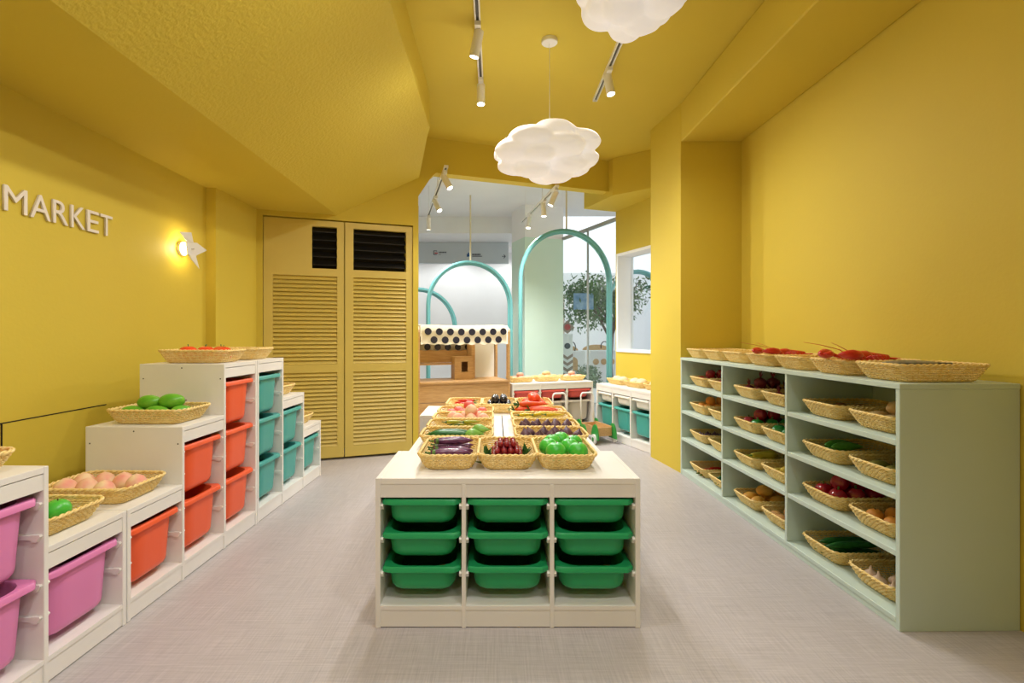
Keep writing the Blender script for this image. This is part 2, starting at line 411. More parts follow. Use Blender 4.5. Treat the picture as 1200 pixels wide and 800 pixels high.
for k in range(3):
    a = ydiv[k]+(0.009 if k else 0); b = ydiv[k+1]-(0.009 if k < 2 else 0)
    for z in SHZ[1:]: shx('shelf_board', 0.002, SD-0.008, a, b, z-0.022, z)

# ------------------------------------------------------------------ wicker baskets
def basket_parts(L, Wd, H, stakes):
    n = stakes*2; rows = max(7, int(H/0.0085)); out = {}
    def dims(t): k = t**0.8; return L-0.075*(1-k)*(H/0.07), Wd-0.062*(1-k)*(H/0.07), 0.035+0.012*k
    bm = nb()
    for j in range(rows):
        t = (j+0.5)/rows; z = 0.004+(H-0.010)*t; l, w, r = dims(t)
        pts = rrect(l, w, r, n); path = []
        prs = []
        R = []
        hz = (H-0.010)/rows*0.43
        for i, (x, y, nx, ny) in enumerate(pts):
            s = 0.0030*(1 if ((i//1+j) % 2) else -1)
            cx_, cy_ = x+nx*s, y+ny*s
            R.append([bm.verts.new(p) for p in ((cx_+nx*0.0022, cy_+ny*0.0022, z), (cx_, cy_, z+hz), (cx_-nx*0.0022, cy_-ny*0.0022, z), (cx_, cy_, z-hz))])
        for i in range(n):
            a, b = R[i], R[(i+1) % n]
            for k in range(4): bm.faces.new((a[k], a[(k+1) % 4], b[(k+1) % 4], b[k]))
    l0, w0, r0 = dims(0); l1, w1, r1 = dims(1)
    p0 = rrect(l0, w0, r0, n); p1 = rrect(l1, w1, r1, n)
    for i in range(0, n, 2):
        tube(bm, [(p0[i][0], p0[i][1], 0.002), ((p0[i][0]+p1[i][0])/2, (p0[i][1]+p1[i][1])/2, H*0.42), (p1[i][0], p1[i][1], H-0.004)], 0.0020, 3, cap=False)
    out['basket_wall'] = mesh_from(bm, 'basket_wall', True)
    bm = nb(); m = 150
    pr = rrect(L, Wd, 0.047, m)
    for ph in (0, PI):
        path = []
        for i, (x, y, nx, ny) in enumerate(pr):
            a = 2*PI*i*24/m+ph; path.append((x+nx*0.0035*math.cos(a), y+ny*0.0035*math.cos(a), H-0.003+0.0035*math.sin(a)))
        tube(bm, path, 0.0042, 5, closed=True)
    out['basket_rim'] = mesh_from(bm, 'basket_rim', True)
    bm = nb()
    loft(bm, [[(x, y, z) for x, y, _, _ in rrect(l0-0.002, w0-0.002, r0, 48)] for z in (0.001, 0.005)])
    cnt = int(w0/0.011)
    for k in range(cnt):
        y = -w0/2+0.008+(w0-0.016)*k/(cnt-1); e = 0.02 if k in (0, 1, cnt-2, cnt-1) else 0.006
        tube(bm, [(-l0/2+e, y, 0.0055), (l0/2-e, y, 0.0055)], 0.003, 5)
    out['basket_base'] = mesh_from(bm, 'basket_base', True)
    for me in out.values(): me.materials.append(M_wicker)
    return out
BASK = {'small': basket_parts(0.34, 0.235, 0.066, 46), 'big': basket_parts(0.355, 0.258, 0.068, 50), 'cubby': basket_parts(0.345, 0.255, 0.070, 48)}
ZB = 0.0088
class Basket:
    def __init__(s, kind, x, y, z, rz, label, sc_=1.0):
        s.o = thing('wicker_basket', label, 'basket', (x, y, z+0.0005), rz, None)
        for nm, me in BASK[kind].items(): obj(nm, me, None, s.o)
        s.o.scale = (sc_, sc_, sc_)
        s.kind = kind; s.m = Matrix.Translation((x, y, z+0.0005)) @ Matrix.Rotation(rz, 4, 'Z') @ Matrix.Scale(sc_, 4); s.rz = rz
    def at(s, x, y, z=0.0): return s.m @ Vector((x, y, z+ZB))

# ------------------------------------------------------------------ produce
FM = {
 'apple': mat('green_apple_skin', (54, 186, 62), 0.28, (92, 206, 78), 12, coat=0.3),
 'lime': mat('lime_skin', (84, 168, 36), 0.35, (128, 196, 60), 14, 0.05, 120),
 'pear': mat('pale_green_skin', (120, 186, 84), 0.35, (160, 208, 112), 10),
 'cuke': mat('cucumber_skin', (18, 84, 34), 0.3, (44, 124, 52), 30, 0.15, 80, stretch=(1, 6, 6)),
 'eggplant': mat('eggplant_skin', (84, 40, 84), 0.22, (128, 72, 112), 10, coat=0.4, stretch=(4, 14, 14)),
 'calyx': mat('green_calyx', (66, 104, 40), 0.5, (92, 128, 58), 30),
 'leaf': mat('herb_leaf', (38, 92, 36), 0.5, (66, 126, 52), 40),
 'berry': mat('dark_cherry_skin', (128, 14, 30), 0.2, (158, 30, 44), 30, coat=0.4),
 'chili': mat('red_chili_skin', (208, 26, 22), 0.25, (224, 52, 40), 20, coat=0.3),
 'ychili': mat('yellow_chili_skin', (222, 196, 44), 0.3, (196, 190, 58), 20),
 'gchili': mat('yellow_green_chili_skin', (164, 170, 40), 0.3, (190, 190, 62), 20),
 'peach': mat('peach_skin', (244, 214, 172), 0.6, (236, 140, 132), 9, contrast=(0.42, 0.60)),
 'rpeach': mat('red_peach_skin', (222, 66, 62), 0.5, (236, 138, 122), 9),
 'fig': mat('fig_skin', (74, 48, 66), 0.45, (112, 78, 92), 25),
 'plum': mat('black_plum_skin', (22, 20, 30), 0.2, (40, 36, 48), 12, coat=0.4),
 'carrot': mat('carrot_skin', (240, 92, 34), 0.4, (226, 76, 26), 40, 0.1, 60),
 'tomato': mat('tomato_skin', (236, 66, 36), 0.22, (242, 96, 52), 8, coat=0.3),
 'redpep': mat('red_pepper_skin', (150, 10, 34), 0.18, (172, 22, 40), 8, coat=0.5),
 'orange': mat('orange_peel', (222, 140, 40), 0.5, (232, 158, 60), 14, 0.1, 120),
 'potato': mat('potato_skin', (196, 140, 74), 0.6, (216, 166, 100), 12, 0.1, 40),
 'ginger': mat('brown_root_skin', (168, 118, 66), 0.65, (196, 148, 92), 20, 0.2, 50),
 'tan': mat('tan_crust', (208, 170, 112), 0.6, (222, 190, 138), 14, 0.1, 50),
 'garlic': mat('pinkish_bulb_skin', (230, 196, 168), 0.5, (240, 214, 192), 18),
 'corn': mat('corn_kernels', (222, 190, 66), 0.4, (232, 206, 96), 60, 0.4, 140),
 'banana': mat('yellow_squash_skin', (208, 190, 60), 0.4, (190, 184, 70), 8),
 'mango': mat('golden_skin', (222, 158, 52), 0.4, (232, 182, 84), 8),
 'beet': mat('dark_beet_skin', (92, 14, 26), 0.4, (118, 24, 34), 12),
 'gpep': mat('green_pepper_skin', (28, 132, 48), 0.2, (48, 152, 62), 10, coat=0.4),
 'pod': mat('green_pod_skin', (70, 140, 46), 0.4, (104, 168, 66), 18),
 'avo': mat('dull_green_skin', (112, 112, 40), 0.5, (140, 132, 58), 14),
 'mush': mat('brown_cap_skin', (130, 84, 44), 0.6, (158, 108, 62), 14),
 'lobster': mat('lobster_shell', (200, 38, 28), 0.35, (220, 62, 44), 22, 0.1, 60),
 'fish': mat('grey_fish_skin', (86, 86, 84), 0.35, (122, 120, 114), 20),
 'bun': mat('cream_bun_crust', (242, 228, 198), 0.6, (232, 208, 164), 10),
 'pinkbun': mat('pink_bun_crust', (238, 196, 170), 0.6, (226, 150, 128), 12),
 'stem': mat('brown_stem', (96, 78, 44), 0.7),
}
def blob(bm, rx, ry, rz_, seed=0, amp=0.0, sub=3, c=(0, 0, 0)):
    r = bmesh.ops.create_icosphere(bm, subdivisions=sub, radius=1)
    for v in r['verts']:
        k = 1+amp*noise.noise(v.co*1.6+Vector((seed*3.1, seed*1.7, seed)))*2
        v.co = Vector((v.co.x*rx*k+c[0], v.co.y*ry*k+c[1], v.co.z*rz_*k+c[2]))
PROTO = {}
def proto(name, parts):
    """parts: [(part name, mesh, material)], base at z=0; first is the body"""
    PROTO[name] = [(nm, me, FM[m]) for nm, me, m in parts]
    for nm, me, m in PROTO[name]: me.materials.append(m)
def smooth(bm): return mesh_from(bm, 'm', True)
def stem_mesh(z, h=0.012, r=0.0018, lean=0.004):
    bm = nb(); tube(bm, [(0, 0, z), (lean*0.4, 0, z+h*0.5), (lean, 0, z+h)], [r, r, r*1.3], 6); return mesh_from(bm, 'stem', True)
def round_fruit(r, squash, dimple=0.18, lobes=0, lamp=0.0, seg=24):
    prof = []
    for k in range(15):
        a = -PI/2+PI*k/14; rr = r*math.cos(a); z = r*squash*(math.sin(a)+1)
        d = max(0, 1-rr/(0.5*r)); z += (-1 if a > 0 else 0.6)*dimple*r*d*d
        prof.append((rr, z))
    bm = nb(); lathe(bm, prof, seg, (lambda a, z: 1+lamp*math.cos(lobes*a)) if lobes else None); return smooth(bm)
def calyx_mesh(z, r, n=5, droop=0.3):
    bm = nb()
    for k in range(n):
        a = 2*PI*k/n; c, s = math.cos(a), math.sin(a)
        def P(d, w, dz): return (c*d-s*w, s*d+c*w, z+dz)
        vs = [bm.verts.new(p) for p in (P(0, 0, 0.002), P(r*0.5, r*0.17, 0.0015), P(r, 0, -droop*r), P(r*0.5, -r*0.17, 0.0015), P(r*0.5, 0, -0.002))]
        bm.faces.new((vs[0], vs[3], vs[2], vs[1])); bm.faces.new((vs[0], vs[1], vs[4])); bm.faces.new((vs[1], vs[2], vs[4])); bm.faces.new((vs[2], vs[3], vs[4])); bm.faces.new((vs[3], vs[0], vs[4]))
    return mesh_from(bm, 'calyx')
def long_fruit(L, rads, bend=0.0, seg=10, sag=None):
    n = len(rads); path = []
    rm = max(rads)
    for i in range(n):
        t = i/(n-1); path.append((-L/2+L*t, bend*(1-(2*t-1)**2), rm))
    bm = nb(); tube(bm, path, rads, seg); return smooth(bm)
def leafy(z0, L, n, seed, spread=0.5, w=0.012):
    rnd = random.Random(seed); bm = nb()
    for k in range(n):
        a = 2*PI*rnd.random(); el = rnd.uniform(0.1, 1.2)*spread
        d = Vector((math.cos(a)*math.sin(el), math.sin(a)*math.sin(el), math.cos(el))); s = d.cross(Vector((0, 0, 1))); s = s.normalized() if s.length > 1e-3 else Vector((1, 0, 0)); nrm = s.cross(d)
        ll = L*rnd.uniform(0.7, 1.1); b = Vector((0, 0, z0))
        vs = [bm.verts.new(p) for p in (b, b+d*ll*0.5+s*w+nrm*0.003, b+d*ll, b+d*ll*0.5-s*w+nrm*0.003, b+d*ll*0.5-nrm*0.002)]
        bm.faces.new((vs[0], vs[1], vs[4])); bm.faces.new((vs[1], vs[2], vs[4])); bm.faces.new((vs[2], vs[3], vs[4])); bm.faces.new((vs[3], vs[0], vs[4]))
        bm.faces.new((vs[0], vs[3], vs[2], vs[1]))
    return mesh_from(bm, 'leaf')
proto('green_apple', [('body', round_fruit(0.040, 0.92), 'apple'), ('stem', stem_mesh(0.060, 0.016), 'stem')])
proto('orange_fruit', [('body', round_fruit(0.036, 0.96, 0.06), 'orange'), ('stem', stem_mesh(0.064, 0.006, 0.003, 0.0), 'stem')])
proto('red_apple', [('body', round_fruit(0.036, 0.92), 'rpeach'), ('stem', stem_mesh(0.052, 0.014), 'stem')])
proto('dark_apple', [('body', round_fruit(0.037, 0.92), 'redpep'), ('stem', stem_mesh(0.054, 0.014), 'stem')])
proto('tomato', [('body', round_fruit(0.040, 0.82, 0.12, 5, 0.03), 'tomato'), ('calyx', calyx_mesh(0.061, 0.024), 'calyx'), ('stem', stem_mesh(0.060, 0.012), 'calyx')])
proto('bell_pepper', [('body', round_fruit(0.040, 1.05, 0.25, 4, 0.07, 32), 'redpep'), ('stem', stem_mesh(0.070, 0.022, 0.004, 0.006), 'calyx')])
proto('green_pepper', [('body', round_fruit(0.040, 1.0, 0.25, 4, 0.07, 32), 'gpep'), ('stem', stem_mesh(0.066, 0.022, 0.004, 0.006), 'calyx')])
proto('plum', [('body', round_fruit(0.027, 1.0, 0.1), 'plum'), ('stem', stem_mesh(0.048, 0.008), 'stem')])
def peach_mesh(r):
    prof = []
    for k in range(15):
        a = -PI/2+PI*k/14; prof.append((r*math.cos(a)*(1-0.12*max(0, math.sin(a))), r*0.98*(math.sin(a)+1)+(0.06*r if k == 14 else 0)))
    bm = nb(); lathe(bm, prof, 28, lambda a, z: 1-0.05*math.exp(-(min(a, 2*PI-a)/0.22)**2)); return smooth(bm)
proto('peach', [('body', peach_mesh(0.034), 'peach')])
proto('big_peach', [('body', peach_mesh(0.040), 'peach')])
proto('red_peach', [('body', peach_mesh(0.034), 'rpeach')])
def ell(rx, ry, rz_, seed, amp=0.03, sub=3):
    bm = nb(); blob(bm, rx, ry, rz_, seed, amp, sub, (0, 0, rz_)); return smooth(bm)
proto('lime', [('body', ell(0.056, 0.036, 0.034, 1, 0.02), 'lime'), ('stem', (lambda b: (tube(b, [(0.054, 0, 0.034), (0.063, 0, 0.035)], [0.003, 0.002], 6), mesh_from(b, 'stem'))[1])(nb()), 'stem')])
proto('pear', [('body', long_fruit(0.10, [0.003, 0.017, 0.024, 0.026, 0.025, 0.019, 0.012, 0.006, 0.002], 0.004, 14), 'pear'), ('stem', (lambda b: (tube(b, [(0.049, 0, 0.026), (0.06, 0, 0.03)], 0.0015, 5), mesh_from(b, 'stem'))[1])(nb()), 'stem')])
proto('cucumber', [('body', long_fruit(0.20, [0.003, 0.013, 0.017, 0.018, 0.018, 0.0175, 0.016, 0.011, 0.003], 0.008, 14), 'cuke'), ('stem', (lambda b: (tube(b, [(-0.099, 0, 0.018), (-0.110, 0, 0.019)], 0.0025, 6), mesh_from(b, 'stem'))[1])(nb()), 'calyx')])
proto('long_cucumber', [('body', long_fruit(0.34, [0.004, 0.015, 0.020, 0.022, 0.022, 0.022, 0.021, 0.018, 0.012, 0.004], 0.012, 14), 'cuke'), ('stem', (lambda b: (tube(b, [(-0.168, 0, 0.022), (-0.182, 0, 0.023)], 0.003, 6), mesh_from(b, 'stem'))[1])(nb()), 'calyx')])
def egg_calyx():
    bm = nb(); tube(bm, [(-0.104, 0, 0.019), (-0.094, 0, 0.019), (-0.082, 0, 0.019), (-0.070, 0, 0.019)], [0.0045, 0.006, 0.0135, 0.0165], 10); return mesh_from(bm, 'calyx', True)
def egg_stem():
    bm = nb(); tube(bm, [(-0.118, 0, 0.023), (-0.110, 0, 0.020), (-0.102, 0, 0.019)], [0.005, 0.004, 0.0045], 8); return mesh_from(bm, 'stem', True)
proto('eggplant', [('body', long_fruit(0.185, [0.011, 0.0145, 0.0165, 0.0175, 0.0185, 0.019, 0.019, 0.016, 0.009, 0.002], 0.006, 14), 'eggplant'), ('calyx', egg_calyx(), 'calyx'), ('stem', egg_stem(), 'calyx')])
proto('cherry', [('body', round_fruit(0.0125, 0.98, 0.12, seg=14), 'berry')])
def chili(L, r, bend, key, nm):
    b = nb(); tube(b, [(-L/2-0.02, -0.004, r*1.3), (-L/2-0.008, -0.001, r), (-L/2+0.004, 0, r)], [0.0018, 0.002, r*0.8], 6)
    proto(nm, [('body', long_fruit(L, [r*0.5, r*0.95, r, r*0.95, r*0.85, r*0.7, r*0.45, r*0.1], bend, 9), key), ('stem', mesh_from(b, 'stem', True), 'calyx')])
chili(0.105, 0.0085, 0.012, 'chili', 'red_chili'); chili(0.095, 0.008, 0.010, 'ychili', 'yellow_chili'); chili(0.085, 0.009, 0.008, 'gchili', 'green_chili')
proto('fig', [('body', (lambda b: (lathe(b, [(0.002, 0), (0.014, 0.002), (0.022, 0.010), (0.024, 0.019), (0.019, 0.030), (0.010, 0.039), (0.004, 0.045), (0.002, 0.050)], 16), smooth(b))[1])(nb()), 'fig')])
proto('small_fig', [('body', (lambda b: (lathe(b, [(0.002, 0), (0.011, 0.002), (0.017, 0.008), (0.018, 0.014), (0.014, 0.023), (0.007, 0.030), (0.003, 0.036)], 14), smooth(b))[1])(nb()), 'fig')])
def carrot_leaf():
    me = leafy(0, 0.05, 16, 5, 0.9, 0.007)
    for v in me.vertices: v.co = Vector((-0.094-v.co.z, v.co.x, 0.019+v.co.y))
    return me
proto('carrot', [('body', long_fruit(0.19, [0.010, 0.018, 0.019, 0.018, 0.0165, 0.0145, 0.012, 0.009, 0.005, 0.0015], 0.004, 14), 'carrot'), ('leaf_top', carrot_leaf(), 'leaf')])
proto('potato', [('body', ell(0.040, 0.030, 0.026, 4, 0.06), 'potato')])
proto('mango', [('body', ell(0.052, 0.036, 0.034, 5, 0.03), 'mango'), ('stem', (lambda b: (tube(b, [(0.05, 0, 0.036), (0.058, 0, 0.038)], [0.003, 0.002], 6), mesh_from(b, 'stem'))[1])(nb()), 'stem')])
proto('ginger', [('body', ell(0.042, 0.024, 0.020, 9, 0.16), 'ginger')])
proto('bread_roll', [('body', ell(0.055, 0.036, 0.030, 11, 0.04), 'tan')])
proto('garlic', [('body', (lambda b: (lathe(b, [(0.004, 0), (0.022, 0.003), (0.031, 0.014), (0.030, 0.026), (0.018, 0.038), (0.007, 0.046), (0.004, 0.058), (0.003, 0.062)], 20, lambda a, z: 1+0.05*math.cos(7*a)), smooth(b))[1])(nb()), 'garlic')])
proto('corn_cob', [('body', long_fruit(0.17, [0.012, 0.019, 0.022, 0.023, 0.023, 0.022, 0.020, 0.016, 0.010, 0.003], 0.004, 16), 'corn')])
proto('squash', [('body', long_fruit(0.16, [0.010, 0.014, 0.015, 0.017, 0.020, 0.024, 0.026, 0.022, 0.006], 0.014, 14), 'banana'), ('stem', (lambda b: (tube(b, [(-0.095, -0.002, 0.026), (-0.078, 0, 0.026)], [0.005, 0.006], 6), mesh_from(b, 'stem'))[1])(nb()), 'calyx')])
def beet_mesh():
    bm = nb(); lathe(bm, [(0.002, 0), (0.012, 0.004), (0.030, 0.016), (0.036, 0.032), (0.031, 0.048), (0.016, 0.058), (0.008, 0.062)], 20); return smooth(bm)
proto('beet', [('body', beet_mesh(), 'beet'), ('stalk', leafy(0.056, 0.05, 6, 3, 0.4, 0.005), 'beet')])
proto('bean_pod', [('body', long_fruit(0.15, [0.003, 0.012, 0.018, 0.021, 0.021, 0.018, 0.012, 0.003], 0.016, 10), 'pod')])
proto('avocado', [('body', ell(0.046, 0.032, 0.030, 13, 0.03), 'avo')])
proto('mushroom', [('cap', (lambda b: (lathe(b, [(0.012, 0.018), (0.030, 0.016), (0.034, 0.022), (0.030, 0.036), (0.018, 0.046), (0.002, 0.049)], 18), smooth(b))[1])(nb()), 'mush'), ('stalk', (lambda b: (lathe(b, [(0.012, 0), (0.011, 0.01), (0.012, 0.02)], 12), smooth(b))[1])(nb()), 'tan')])
proto('bun', [('body', (lambda b: (lathe(b, [(0.02, 0), (0.050, 0.006), (0.060, 0.022), (0.054, 0.042), (0.036, 0.058), (0.014, 0.066), (0.002, 0.067)], 20, lambda a, z: 1+0.03*math.cos(6*a)), smooth(b))[1])(nb()), 'bun')])
proto('pink_roll', [('body', ell(0.044, 0.032, 0.026, 17, 0.05), 'pinkbun')])
def place(kind, b, x, y, z, rz=0.0, label='', group='', s=1.0, tilt=(0, 0), name=None, cat=None):
    parts = PROTO[kind]; p = b.at(x, y, z) if isinstance(b, Basket) else Vector((x, y, z)); rr = (b.rz if isinstance(b, Basket) else 0)+rz
    cat = cat or kind.replace('_', ' ')
    if len(parts) == 1:
        o = obj(name or kind, parts[0][1], None, None, p, (tilt[0], tilt[1], rr))
    else:
        o = thing(name or kind, None, None, p, 0); o.rotation_euler = (tilt[0], tilt[1], rr)
        for nm, me, m in parts: obj(nm, me, None, o)
    o.scale = (s, s, s)
    return tag(o, label, cat, group)
def scatter(kind, b, spots, label, group, cat, s=1.0, seed=1, name=None, rot=None, ts=0.0, lift=0.0):
    rnd = random.Random(seed)
    for sp in spots:
        x, y = sp[0], sp[1]; z = (sp[2] if len(sp) > 2 else 0.0)+lift
        r = sp[3] if len(sp) > 3 else (rot if rot is not None else rnd.uniform(0, 2*PI))
        place(kind, b, x, y, z, r, label, group, s*rnd.uniform(0.95, 1.04), (rnd.uniform(-ts, ts), rnd.uniform(-ts, ts)), name, cat)

ZI = 0.56
for g, j, c, nm, side in GB:
    if j:
        for q, (dx, dy) in enumerate(((-0.06, -0.10), (0.03, -0.12), (0.075, -0.07))):
            place('potato', None, g.location.x+dx, g.location.y+dy, g.location.z+0.0065, q*1.1+c, 'brown toy potato inside the %s-row green bin %s' % (nm, side), 'brown toys in the green bins', 0.85, cat='potato')
# --- island end: eggplants, dark cherries, green apples (long side of the baskets runs away from the camera)
bE = Basket('small', -0.186, 2.118, ZI, PI/2, 'wicker basket of purple eggplants on the white island')
for k, (x, y, z, r) in enumerate(((-0.125, -0.005, 0, 0.02), (-0.078, 0.0, 0, 0.0), (-0.032, -0.004, 0, -0.03), (0.015, 0.0, 0, 0.03), (-0.102, 0.002, 0.034, 0.06), (-0.055, -0.004, 0.034, -0.05), (-0.008, 0.004, 0.034, 0.03), (0.040, -0.002, 0.034, -0.02), (-0.030, -0.004, 0.067, 0.10), (0.062, 0, 0, 0.0))):
    place('eggplant', bE, x, y-0.010, z, r-PI/2, 'glossy purple eggplant with green stem in the basket at the island end', 'eggplants in the basket', 0.88)
bC = Basket('small', 0.050, 2.118, ZI, PI/2, 'wicker basket of dark red cherries on the white island')
rnd = random.Random(3)
lay = []
for j, (nx, ny, z) in enumerate(((7, 5, 0), (7, 5, 0.0215), (6, 4, 0.043), (4, 3, 0.0645))):
    for i in range(nx):
        for k in range(ny):
            lay.append(((i-(nx-1)/2)*0.0262+(0.013 if j == 1 else 0)*0-0.030, (k-(ny-1)/2)*0.0262+rnd.uniform(-0.002, 0.002), z))
for x, y, z in lay:
    place('cherry', bC, x, y, z, rnd.uniform(0, 6), 'small dark red cherry heaped in the basket between eggplants and apples', 'cherries in the basket', rnd.uniform(0.97, 1.06), cat='cherry')
for (x, y, r) in ((-0.11, 0.078, 0.3), (-0.11, -0.078, 2.5), (0.01, 0.082, 1.0), (0.03, -0.080, -1.0)):
    o = obj('leaf_sprig', leafy(0.0, 0.055, 7, int(100*r), 1.1, 0.013), FM['leaf'], None, bC.at(x, y, 0.004), (0, 0, r)); tag(o, 'green leaf sprig tucked beside the dark red cherries', 'leaf', 'leaf sprigs by the cherries')
bA = Basket('small', 0.285, 2.118, ZI, PI/2, 'wicker basket of bright green apples on the white island')
scatter('green_apple', bA, ((-0.105, -0.050, 0.02), (-0.110, 0.040, 0.02), (-0.026, 0.060, 0.02), (-0.024, -0.028, 0.022), (0.058, 0.036, 0.022), (0.056, -0.058, 0.02), (0.128, -0.012, 0.02)), 'shiny green apple in the basket at the island end', 'green apples on the island', 'apple', 1.0, 5)
# --- island rows
RY = [2.432, 2.675, 2.918, 3.161]
XL, XR = -0.183, 0.268
b = Basket('small', XL, RY[0], ZI, 0, 'wicker basket of dark cucumbers and pale green pears on the island')
scatter('cucumber', b, ((-0.035, -0.060, 0, 0.02), (-0.030, -0.020, 0, -0.03), (-0.035, 0.022, 0, 0.03), (-0.038, -0.042, 0.032, 0.0), (-0.030, 0.000, 0.032, 0.05)), 'dark green cucumber in an island basket beside pears', 'cucumbers on the island', 'cucumber', 1.0, 2)
scatter('pear', b, ((0.112, -0.062, 0, 1.3), (0.110, 0.02, 0.0, 1.7), (0.085, -0.045, 0.030, 0.2), (0.115, -0.02, 0.046, -0.3)), 'pale green pear in the cucumber basket', 'pears on the island', 'pear', 0.95, 3)
b = Basket('small', XL, RY[1], ZI, 0, 'wicker basket of yellow-green chilies on the island')
scatter('green_chili', b, ((-0.03, -0.03, 0.036, 0.1), (0.06, -0.025, 0.036, 0.1), (-0.02, -0.05, 0, 0.2), (0.07, -0.05, 0, -0.1), (0.0, 0.0, 0, 0.1), (0.09, 0.0, 0, 0.0), (0.04, -0.02, 0.018, 0.1), (-0.03, 0.03, 0, 3.0), (0.05, 0.04, 0.0, 0.1), (0.0, -0.02, 0.018, 0.0)), 'yellow-green chili in the third row of island baskets', 'yellow-green chilies', 'chili', 1.12, 4, lift=0.018)
b = Basket('small', XL, RY[2], ZI, 0, 'wicker basket of pale peaches on the island')
scatter('peach', b, ((-0.03, -0.045), (0.045, -0.045), (0.115, -0.043), (-0.065, 0.035), (0.008, 0.03), (0.08, 0.032), (0.045, -0.008, 0.045)), 'pale pink peach in an island basket', 'pale peaches on the island', 'peach', 1.1, 6)
b = Basket('small', XL, RY[3], ZI, 0, 'wicker basket of red apples behind the pale peaches')
scatter('red_apple', b, ((-0.09, -0.04), (-0.015, -0.04), (0.062, -0.038), (-0.05, 0.035), (0.028, 0.035), (0.10, 0.035), (0.02, 0.0, 0.045)), 'red apple in an island basket behind the peaches', 'red apples on the island', 'apple', 1.0, 7)
b = Basket('small', XR, RY[0], ZI, 0, 'wicker basket of large purple figs on the island')
scatter('fig', b, [(-0.116+0.060*i, -0.045, 0.020) for i in range(5)]+[(-0.09+0.060*i, 0.025, 0.018) for i in range(4)], 'large purple fig in an island basket', 'large figs', 'fig', 1.22, 8, ts=0.3)
b = Basket('small', XR, RY[1], ZI, 0, 'wicker basket of small purple figs on the island')
scatter('small_fig', b, [(-0.115+0.055*i, -0.045, 0.022) for i in range(5)]+[(-0.1+0.055*i, 0.01, 0.022) for i in range(5)], 'small purple fig in an island basket', 'small figs', 'fig', 1.5, 9, ts=0.3)
b = Basket('small', XR, RY[2], ZI, 0, 'wicker basket of yellow chilies on the island')
scatter('yellow_chili', b, ((-0.08, -0.03, 0.035, 0.2), (0.0, -0.02, 0.036, 0.3), (0.08, -0.03, 0.036, -0.1), (0.03, 0.02, 0.036, 0.3), (-0.09, -0.05, 0, 0.3), (0.0, -0.05, 0, 0.1), (0.09, -0.05, 0, -0.1), (-0.08, 0.0, 0, 0.1), (0.02, 0.0, 0, 0.2), (0.1, 0.0, 0, 0.3), (-0.04, -0.03, 0.018, 0.2), (0.05, -0.03, 0.018, 0.0), (0.06, 0.04, 0, 0.2), (-0.06, 0.04, 0, 0.0)), 'yellow chili with green stem in an island basket', 'yellow chilies', 'chili', 1.15, 10, lift=0.018)
b = Basket('small', XR, RY[3], ZI, 0, 'wicker basket of orange carrots on the island')
scatter('carrot', b, ((-0.03, -0.055, 0, 0.1), (0.02, -0.012, 0, 0.0), (-0.02, 0.032, 0, 0.1), (-0.05, -0.035, 0.036, 0.05), (0.045, 0.005, 0.037, -0.1), (0.04, -0.055, 0.037, -0.05), (-0.02, -0.02, 0.07, 0.1)), 'orange carrot with leafy top in an island basket', 'carrots', 'carrot', 0.98, 11)
# --- far end of the island
b = Basket('small', -0.215, 3.53, ZI, PI/2, 'wicker basket of red chilies at the far island end')
scatter('red_chili', b, ((-0.10, -0.02, 0, 1.5), (-0.07, 0.03, 0, 1.7), (-0.03, -0.02, 0, 1.4), (0.01, 0.02, 0, 1.6), (0.05, 0.0, 0, 1.5), (-0.085, 0.0, 0.018, 1.6), (-0.02, 0.01, 0.018, 1.5), (0.09, 0.01, 0, 1.5), (-0.06, -0.01, 0.036, 1.5)), 'red chili pepper in a basket at the far island end', 'red chilies', 'chili', 1.25, 12, lift=0.022)
b = Basket('small', 0.03, 3.53, ZI, PI/2, 'wicker basket of black plums at the far island end')
scatter('plum', b, [(-0.10+0.056*i, -0.058+0.058*j) for i in range(4) for j in range(3)]+[(-0.07+0.056*i, -0.03+0.058*j, 0.042) for i in range(3) for j in range(2)], 'shiny black plum in a basket at the far island end', 'black plums', 'plum', 1.05, 13, lift=0.004)
b = Basket('small', 0.275, 3.53, ZI, PI/2, 'wicker basket of red-orange tomatoes at the far island end')
scatter('tomato', b, ((-0.095, -0.042), (-0.093, 0.042), (-0.008, -0.042), (-0.006, 0.042), (0.08, -0.04), (0.08, 0.042), (-0.052, 0.0, 0.048), (0.034, 0.0, 0.048)), 'red-orange tomato in a basket at the far island end', 'tomatoes at the far island end', 'tomato', 1.05, 14)

# --- stepped units
def step_pt(f, x, y):
    return Matrix.Translation(f.location) @ Matrix.Rotation(f.rotation_euler.z, 4, 'Z') @ Vector((x, y, 0))
def step_basket(f, col, h, label, kind='big', dx=0.0, dy=0.0):
    p = step_pt(f, 0.165+0.33*col+dx, 0.212+dy); return Basket(kind, p.x, p.y, h, f.rotation_euler.z-PI/2, label)
b = step_basket(uA, 2, 0.43, 'wicker basket of green apples on the lowest pink-bin step', dx=-0.005)
scatter('green_apple', b, ((-0.12, -0.05), (-0.035, -0.05), (0.05, -0.05), (-0.12, 0.04), (-0.03, 0.04), (0.06, 0.045)), 'green apple in the basket above the pink bin', 'green apples on the pink-bin unit', 'apple', 1.0, 21)
b = step_basket(uA, 1, 0.685, 'wicker basket of tomatoes on the middle pink-bin step', dx=-0.01)
scatter('tomato', b, ((-0.10, -0.03), (0.0, -0.04), (0.09, -0.03), (-0.05, 0.05), (0.05, 0.05)), 'red tomato in the basket on the middle pink-bin step', 'tomatoes on the pink-bin unit', 'tomato', 1.2, 22)
b = step_basket(uB, 0, 0.43, 'wicker basket of large peaches on the lowest orange-bin step', dx=-0.01)
